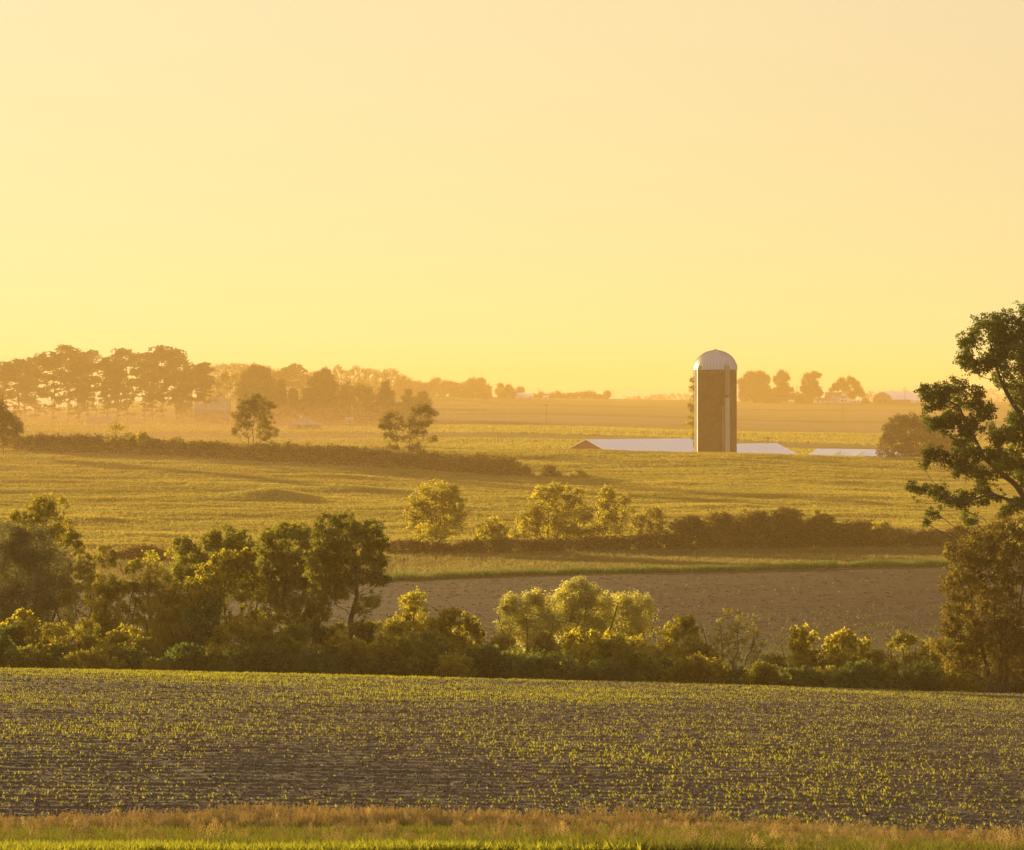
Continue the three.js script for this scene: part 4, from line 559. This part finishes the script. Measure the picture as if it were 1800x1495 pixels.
{
  // left farmhouse
  let D = 1326, s = D / F, gy = Y(743, D); const a = thing('farmhouse', 'pale hazy house with paired upstairs windows below the pine grove', 'house', [X(343, D), gy, -D]);
  building(a, 60 * s, gable(7, 22 * s, 33 * s), FAINTW, FAINTR, 0.3);
  for (const p of [8, 12.5, 52, 56.5]) windowOn(a, p * s, 20 * s - 0.2, 3.52, 0.55, 1.5, 0); for (const p of [14, 30, 46]) windowOn(a, p * s, 8 * s, 3.52, 1, 1.2, 0);
  part('porch_roof', box(34 * s, 0.18, 2.2, 38 * s, 10.5 * s, 4.6), FAINTR, a); for (const p of [23, 34, 45, 54]) part('porch_post', box(0.18, 10.3 * s, 0.18, p * s, 5.15 * s, 5.5), FAINTR, a);
  part('door', box(1, 2, 0.08, 38 * s, 1, 3.54), BROWNROOF, a); part('chimney', box(0.8, 1.6, 0.8, 20 * s, 34 * s, 0), std(0.3, 0.16, 0.11, 0.9), a);
  // open shed
  D = 1156; s = D / F; gy = Y(758, D); const b = thing('open_shed', 'pale open-fronted shed with hipped roof in the hazy valley', 'shed', [X(535, D), gy, -D]);
  const hip = new THREE.ConeGeometry(1, 1, 4, 1); hip.rotateY(Math.PI / 4); hip.scale(30 * s * 1.414, 14 * s, 4.2 * 1.414); hip.translate(0, 11 * s + 7 * s, 0); part('roof', hip, FAINTR, b);
  part('cupola', new THREE.CylinderGeometry(0.3, 1.2, 1, 4).translate(-3 * s, 25 * s, 0), FAINTR, b);
  part('wall', mergeGeometries([box(58 * s, 11 * s, 0.2, 0, 5.5 * s, -3.8), box(14 * s, 11 * s, 7, -21 * s, 5.5 * s, 0), box(0.3, 11 * s, 7, 28.5 * s, 5.5 * s, 0)]), GREYW, b); for (const p of [-4, 3, 12, 20]) part('post', box(0.35, 11 * s, 0.35, p * s, 5.5 * s, 3.6), GREYW, b);
  // low roofs
  D = 1285; s = D / F; gy = Y(752, D); const c = thing('low_barn', 'faint low barn with pale roof under the pine grove', 'barn', [X(148, D), gy, -D], rad(14));
  building(c, 56 * s, gable(9, 6 * s, 18 * s), GREYW, FAINTR, 0.3); part('barn_door', box(2.6, 2, 0.08, 20 * s, 1, 4.55), DARKIN, c);
  const d = thing('small_shed', 'tiny pale shed right of the faint low barn', 'shed', [X(230, D), gy, -D + 2], 0); building(d, 18 * s, gable(4, 5 * s, 11 * s), GREYW, FAINTR, 0.2); part('shed_door', box(0.9, 0.9, 0.08, 9 * s, 0.46, 2.05), DARKIN, d);
  const e = thing('small_shed', 'tiny pale roof beside the foot of the lumpy tree', 'shed', [X(608, 1245), Y(745, 1245), -1245]); building(e, 3.4, gable(3.5, 1.6, 2.7), GREYW, FAINTR, 0.2); part('shed_door', box(0.8, 1.4, 0.08, 1.7, 0.7, 1.78), DARKIN, e);
  const h = thing('white_house', 'white house front glimpsed between pines and sparse tree', 'house', [X(372, 1607), H(X(372, 1607), 1607), -1607]); building(h, 10, gable(9, 6, 11), FAINTW, FAINTR, 0.3); for (const q of [2.5, 5.5]) windowOn(h, q, 3.4, 4.53, 0.9, 1.4, 0);
  D = 2285; s = D / F; gy = Y(701, D); for (const [p, l, hh, lab] of [[905, 20, 10, 'left of two long white sheds on the far horizon'], [926, 12, 8, 'right smaller one of two white sheds on the far horizon'], [955, 9, 5, 'low white shed before the distant conifer row']]) { const q = thing('white_shed', lab, 'shed', [X(p, D), gy, -D]); building(q, l * s, gable(6, hh * 0.55 * s, hh * s), WHITEW, ROOFW, 0.2); part('shed_door', box(1.4, 1, 0.08, l * s * 0.5, 0.52, 3.05), GREYW, q); }
}
// utility poles
for (const [px, top, bot, D, arm, lab] of [[814, 690, 704, 2150, 2.2, 'on the ridge below the far domed tree'], [947, 683, 703, 2120, 2.2, 'on the ridge in front of the distant conifer row'], [960, 711, 756, 1245, 2.8, 'in the middle of the far striped fields'], [875, 758, 790, 955, 2.6, 'low in the valley left of the long barn'], [1078, 686, 704, 2120, 2.2, 'on the ridge right of the distant conifer row'], [1123, 692, 704, 2300, 2.2, 'thin and faint on the ridge left of the silo'], [1097, 694, 704, 2300, 2.2, 'faintest, between two others on the ridge'], [1350, 768, 800, 745, 2.9, 'with wide crossarm rising behind the right white roof'], [1482, 697, 737, 1376, 2.8, 'standing in front of the far farmhouse'], [1591, 681, 708, 1982, 1.6, 'beside the gambrel barn']]) {
  const g = Math.min(Y(bot, D), H(X(px, D), D)), t = thing('utility_pole', 'thin wooden utility pole ' + lab, 'utility pole', [X(px, D), g, -D], (px * 7 % 10) / 12 - 0.4), h = Y(top, D) - g;
  part('pole', tube([[0, -0.5, 0], [0.03, h, 0]], [0.19, 0.13], 6), WOODP, t); part('crossarm', box(arm, 0.14, 0.12, 0, h - 0.45, 0.12), WOODP, t);
  for (const q of [-0.45, -0.2, 0.2, 0.45]) part('insulator', new THREE.CylinderGeometry(0.05, 0.06, 0.2, 6).translate(q * arm, h - 0.28, 0.12), GREYW, t);
}

// ---------------------------------------------------------------- crops, grass and residue
function blades(seed, n, h, w, spread, lean, o = {}) {                 // upright blades, each two quads that bend over
  const r = rngOf(seed), pos = [], idx = [], cl = [];
  for (let i = 0; i < n; i++) {
    const a = r() * 6.28, bx = Math.cos(a) * spread * r(), bz = Math.sin(a) * spread * r(), d = r() * 6.28, L = h * (0.6 + 0.6 * r()), le = L * lean * (0.4 + r()), ww = w * (0.7 + 0.6 * r()), t = d + 1.57 + (r() - 0.5);
    const cx = Math.cos(d), cz = Math.sin(d), sx = Math.cos(t) * ww / 2, sz = Math.sin(t) * ww / 2, b = pos.length / 3;
    for (const [k, q, f] of [[0, 0, 0.7], [0.55, 0.3, 1], [o.droop ?? 1, 1, 0]]) { const x = bx + cx * le * q, y = L * k, z = bz + cz * le * q; pos.push(x - sx * f, y, z - sz * f); if (f) pos.push(x + sx * f, y, z + sz * f); }
    idx.push(b, b + 1, b + 2, b + 1, b + 3, b + 2, b + 2, b + 3, b + 4);
    const c = o.tip ? [[1, 1, 1], [1, 1, 1], o.tip] : null; if (c) for (let k = 0; k < 5; k++) cl.push(...c[k >> 1]);
  }
  const g = new THREE.BufferGeometry(); g.setAttribute('position', new THREE.Float32BufferAttribute(pos, 3)); g.setIndex(idx); g.computeVertexNormals(); return g;
}
function scatter(parent, name, geo, mat, list) {
  const im = new THREE.InstancedMesh(geo, mat, list.length), c = new THREE.Color(); im.name = name; im.userData.kind = 'stuff'; im.castShadow = im.receiveShadow = true;
  list.forEach(([x, y, z, ry, s, sy, r, g, b, tilt = 0], i) => { E3.set(tilt, ry, 0); Q.setFromEuler(E3); M4.compose(V3.set(x, y, z), Q, S3.set(s, sy, s)); im.setMatrixAt(i, M4); im.setColorAt(i, c.setRGB(r, g, b)); });
  parent.add(im); return im;
}
function stuff(name, label, cat) { const o = new THREE.Group(); o.name = numbered(name); o.userData = { label, category: cat, kind: 'stuff' }; scene.add(o); return o; }
const grassM = leafMat(0.30, 0.262, 0.05, 0.55), cornM = leafMat(0.32, 0.30, 0.024, 0.55), tanM = leafMat(0.52, 0.42, 0.18, 0.5), verdM = leafMat(0.13, 0.15, 0.022, 0.45), matte = (r, g, b) => new THREE.MeshPhysicalMaterial({ color: col(r, g, b), roughness: 1, specularIntensity: 0.08 }), strawM = matte(0.36, 0.31, 0.25), clodM = matte(0.12, 0.086, 0.062);
{
  const r = rngOf(771), V = [[], [], []], near = [];
  for (let D = 64.4; D < 133; D += 0.76) {
    const hw = 1450 / F * D;
    for (let x = -hw; x < hw; x += 0.062 + 0.035 * r()) {
      const Dj = D + 0.6 * Math.sin(x * 0.03) - 0.02 * x + (r() - 0.5) * 0.1; if (Dj < 64.7) continue;
      const em = fbm(x * 0.07, Dj * 0.09, 20); if (r() > 0.36 + 0.9 * em + sstep(66, 122, Dj) * 0.5) continue;
      const s = (0.55 + 0.6 * r()) * (0.85 + 0.6 * em), b = 0.75 + 0.5 * r();
      const it = [x, H(x, Dj) - 0.01, -Dj, r() * 6.28, s, s * (0.85 + 0.3 * r()), b * (0.9 + 0.25 * r()), b, b];
      const px = 900 + x / Dj * F;
      if (Dj > 69 && near.length < 300 && px > 5 && px < 1795 && s > 0.8) near.push(it); else V[Math.floor(r() * 3)].push(it);
    }
  }
  const geos = [0, 1, 2].map((k) => blades(50 + k, 5, 0.135, 0.022, 0.010, 0.75, { droop: 0.85 }));
  const g = stuff('corn_seedlings', 'rows of young corn seedlings across the foreground field', 'corn');
  V.forEach((l, k) => scatter(g, 'seedlings', geos[k], cornM, l));
  near.forEach((it, i) => { const m = new THREE.Mesh(geos[i % 3], cornM); m.name = numbered('corn_seedling'); m.position.set(it[0], it[1], it[2]); m.rotation.y = it[3]; m.scale.set(it[4], it[5], it[4]); m.castShadow = m.receiveShadow = true; tag(m, 'young corn seedling in the first rows behind the tall grass', 'corn seedling', 'corn seedlings nearest the tall grass'); scene.add(m); });
  // old stalk pieces and clods
  const res = stuff('stalk_residue', 'pale bits of old stalks lying on the foreground soil', 'crop residue'), L1 = [], L2 = [];
  for (let i = 0; i < 28000; i++) { const D = 64.2 + 66 * Math.pow(r(), 1.3), x = (r() * 2 - 1) * 1420 / F * D, k = fbm(x * 0.04, D * 0.5, 31); if (r() > 0.38 + 1.1 * k) continue; const b = 0.35 + 0.9 * r() * r(); L1.push([x, H(x, D) + 0.02, -D, r() * 6.28, 0.5 + r(), 0.6 + r(), b, b * 0.98, b, (r() - 0.5) * 0.5]); }
  scatter(res, 'stalks', box(0.17, 0.014, 0.02), strawM, L1);
  const cl = stuff('soil_clods', 'small brown clods of soil in the foreground field', 'soil');
  for (let i = 0; i < 42000; i++) { const D = 64.2 + 66 * Math.pow(r(), 1.2), x = (r() * 2 - 1) * 1420 / F * D, b = 0.6 + 0.8 * r(); L2.push([x, H(x, D), -D, r() * 6.28, 0.5 + 1.3 * r() * r(), 0.5 + r(), b, b, b]); }
  scatter(cl, 'clods', new THREE.IcosahedronGeometry(0.045, 0), clodM, L2);
}
{ // residue on the brown field and first green rows at its near side
  const r = rngOf(331), L = [], G = [];
  for (let i = 0; i < 11000; i++) { const D = 180 + 103 * r(), x = (r() * 2 - 1) * 1130 / F * D, b = 0.25 + 0.5 * r(); if (r() > 0.6 + fbm(x * 0.03, D * 0.3, 40)) continue; L.push([x, H(x, D) + 0.02, -D, r() * 6.28, 0.6 + r(), 1 + r() * 2, b, b * 0.94, b * 0.9, (r() - 0.5) * 0.9]); }
  scatter(stuff('stubble', 'pale stubble specks scattered on the brown field', 'crop residue'), 'stubble_bits', box(0.27, 0.028, 0.032), strawM, L);
  for (let D = 176; D < 232; D += 0.76) { const hw = 1130 / F * D; for (let x = -hw; x < hw; x += 0.3) { if (r() > sstep(236, 188, D + 26 * fbm(x * 0.05, D * 0.05, 41)) * 0.5) continue; const s = 0.6 + 0.5 * r(), b = 0.5 + 0.3 * r(); G.push([x, H(x, D), -D, r() * 6.28, s, s, b * 0.8, b, b]); } }
  scatter(stuff('green_seedlings', 'thin green rows starting at the near side of the brown field', 'corn'), 'seedlings', blades(58, 5, 0.17, 0.04, 0.03, 0.8), cornM, G);
}
{ // foreground verge
  const r = rngOf(88), A = [], B = [], C = [];
  const tuft = blades(61, 12, 0.33, 0.015, 0.17, 0.35), seedy = (() => {
    const q = rngOf(62), gs = [];
    for (let i = 0; i < 7; i++) {
      const a = q() * 6.28, x = Math.cos(a) * 0.15 * q(), z = Math.sin(a) * 0.15 * q(), h = 0.40 + 0.16 * q(), lx = (q() - 0.5) * 0.15, lz = (q() - 0.5) * 0.15;
      gs.push(tube([[x, 0, z], [x + lx * 0.4, h * 0.6, z + lz * 0.4], [x + lx, h, z + lz]], [0.003, 0.003, 0.002], 3));
      for (let k = 0; k < 9; k++) { const t = k / 8, l = 0.04 * (1 - 0.75 * t), b = k * 2.4 + q(), y = h - 0.15 + 0.17 * t, p = new THREE.TetrahedronGeometry(0.012, 0); p.deleteAttribute('uv'); p.scale(1, 1.9, 1); p.translate(x + lx + Math.cos(b) * l, y, z + lz + Math.sin(b) * l); p.setIndex([...Array(12).keys()]); gs.push(p); }
    }
    return mergeGeometries(gs);
  })();
  for (let i = 0; i < 37000; i++) {
    const D = 41 + 23.1 * r(), x = (r() * 2 - 1) * 1420 / F * D, px = 900 + x / D * F, k = fbm(x * 0.14, D * 0.28, 50);
    if (D < 42.9 - 1.9 * px / 900) continue;
    const b = 0.6 + 0.6 * r();
    A.push([x, H(x, D) - 0.02, -D, r() * 6.28, 0.9 + 0.5 * r(), (0.75 + 0.35 * r()) * (0.8 + 0.5 * k), b * (1 + 0.5 * r()), b, b * 0.9]);
    const back = sstep(57.5, 60, D) * sstep(64.2, 63.2, D), front = sstep(47.2, 49.8, D) * sstep(53.6, 51, D) * sstep(400, 800, px) * 0.55;
    if (r() < (back * (0.24 + 0.7 * k) + front * (0.14 + 0.7 * k) + 0.01)) { const c = 0.7 + 0.5 * r(); B.push([x, H(x, D), -D, r() * 6.28, 0.9 + 0.3 * r(), 0.42 + 0.6 * clamp(0.5 + 1.6 * k) * (0.6 + 0.6 * r()), c * 1.05, c, c]); }
  }
  for (let i = 0; i < 12800; i++) { const D = 40 + 2.6 * r(), x = (r() * 2 - 1) * 1420 / F * D, px = 900 + x / D * F; if (D > 42.4 - 1.9 * px / 900 + 0.5 * n3(x * 0.4, 3, 3)) continue; const b = 0.7 + 0.3 * r(); C.push([x, H(x, D), -D, r() * 6.28, 1, 0.9 + 0.4 * r(), b, b, b]); }
  const g = stuff('verge_grass', 'tall grass verge with tan seed heads along the bottom of the field', 'grass');
  scatter(g, 'grass_tufts', tuft, verdM, A); scatter(g, 'seed_heads', seedy, tanM, B);
  scatter(stuff('bright_crop', 'bright yellow-green young crop along the bottom left edge', 'crop'), 'crop_leaves', blades(64, 6, 0.22, 0.03, 0.09, 0.6), cornM, C);
}
{ // hay field, grass strip and hummocks
  const r = rngOf(19), A = [], B = [], C = [];
  const hay = blades(70, 11, 0.32, 0.055, 0.55, 0.4), strip = blades(71, 10, 0.58, 0.04, 0.35, 0.25);
  for (let i = 0; i < 290000; i++) {
    const D = 332 + 280 * Math.pow(r(), 0.9), x = (r() * 2 - 1) * 1130 / F * D, k = fbm(x * 0.022, D * 0.055, 2), k2 = fbm(x * 0.06, D * 0.15, 14);
    if (r() > 0.72 + 0.7 * k2) continue;
    const b = 0.75 + 0.35 * r() + 0.5 * k, w = clamp(0.3 + 1.2 * k2 + 0.3 * r());
    A.push([x, H(x, D) - 0.03, -D, r() * 6.28, 0.9 + 0.6 * r(), (0.55 + 0.6 * r()) * (0.8 + 0.9 * k2), b * (1 + 0.12 * w), b * (1 - 0.06 * w), b * (0.9 + 0.2 * w)]);
  }
  scatter(stuff('hay_grass', 'golden green grass covering the sloping hay field', 'grass'), 'grass_tufts', hay, grassM, A);
  for (let i = 0; i < 30000; i++) { const D = 287 + 40 * r(), x = (r() * 2 - 1) * 1130 / F * D, k = fbm(x * 0.08, D * 0.2, 15), b = 0.65 + 0.4 * r() + 0.4 * k; B.push([x, H(x, D), -D, r() * 6.28, 0.9 + 0.5 * r(), 0.45 + 0.5 * r() + 0.4 * sstep(311, 322, D), b * 0.72, b * 0.66, b * 1.1]); }
  scatter(stuff('strip_grass', 'pale tall grass strip between brown field and middle hedge', 'grass'), 'grass_tufts', strip, grassM, B);
  for (let i = 0; i < 9000; i++) { const x = (r() * 2 - 1) * 1130 / F * 287, px = 900 + x / 287 * F, D = plowFar(px) + 1 + 3.2 * r(), b = 0.8 + 0.5 * r(); if (n3(x * 0.35, 2, 3) < -0.3) continue; C.push([x, H(x, D), -D, r() * 6.28, 1.2, 0.7 + 0.5 * r() + 0.5 * n3(x * 0.4, 1, 1), b, b * 1.1, b]); }
  scatter(stuff('edge_grass', 'dark green hummocky grass edge along the far side of the brown field', 'grass'), 'grass_tufts', strip, leafMat(0.10, 0.12, 0.03, 0.4), C);
}
{ // crop rows in the far fields
  const r = rngOf(23), A = [];
  for (let i = 0; i < 60000; i++) {
    const D = 820 + 520 * r(), x = (r() * 2 - 1) * 960 / F * D, px = 900 + x / D * F, d = D + 70 * n3(x * 0.0026, 3.1, D * 0.0008) + 28 * n3(x * 0.008, 5.5, 0.2) + (px - 900) * 0.09;
    if (!(d < 985 || (d > 1082 && d < 1245))) continue;
    const row = Math.round((D + x * 0.55) / 4) * 4, Dr = row - x * 0.55, b = 0.8 + 0.4 * r();
    A.push([x, H(x, Dr), -Dr, r() * 6.28, 1.4 + 0.6 * r(), 0.9 + 0.5 * r(), b, b, b]);
  }
  scatter(stuff('crop_rows', 'faint green crop rows on the hazy slopes beyond the barns', 'crop'), 'crop_plants', blades(72, 8, 0.6, 0.12, 0.5, 0.4), grassM, A);
}
{ // low mist lying in the valley in front of the pine grove and, thinner, about the hedgerow: small faint bodies, the warm sunlight painted into their colour
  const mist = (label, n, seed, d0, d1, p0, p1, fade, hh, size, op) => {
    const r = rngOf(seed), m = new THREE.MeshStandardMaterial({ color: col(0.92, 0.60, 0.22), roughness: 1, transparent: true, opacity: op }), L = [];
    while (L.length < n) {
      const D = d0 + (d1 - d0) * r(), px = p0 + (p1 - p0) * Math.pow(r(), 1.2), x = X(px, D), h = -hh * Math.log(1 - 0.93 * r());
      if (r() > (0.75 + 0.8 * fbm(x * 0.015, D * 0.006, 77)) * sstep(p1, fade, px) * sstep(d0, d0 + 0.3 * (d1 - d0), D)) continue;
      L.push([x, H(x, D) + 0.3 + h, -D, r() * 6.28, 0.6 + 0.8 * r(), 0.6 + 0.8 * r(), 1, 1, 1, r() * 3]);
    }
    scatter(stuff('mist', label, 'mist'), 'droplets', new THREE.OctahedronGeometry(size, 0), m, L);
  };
  mist('low mist in the valley before the pine grove, its sunlit glow painted in colour', 150000, 404, 820, 1420, -260, 940, 380, 4.2, 0.16, 0.2);
  mist('thin mist lying along the crest hedgerow, its golden sunlight painted in colour', 90000, 405, 420, 640, -200, 1150, 300, 1.8, 0.065, 0.16);
}
renderer.render(scene, camera);
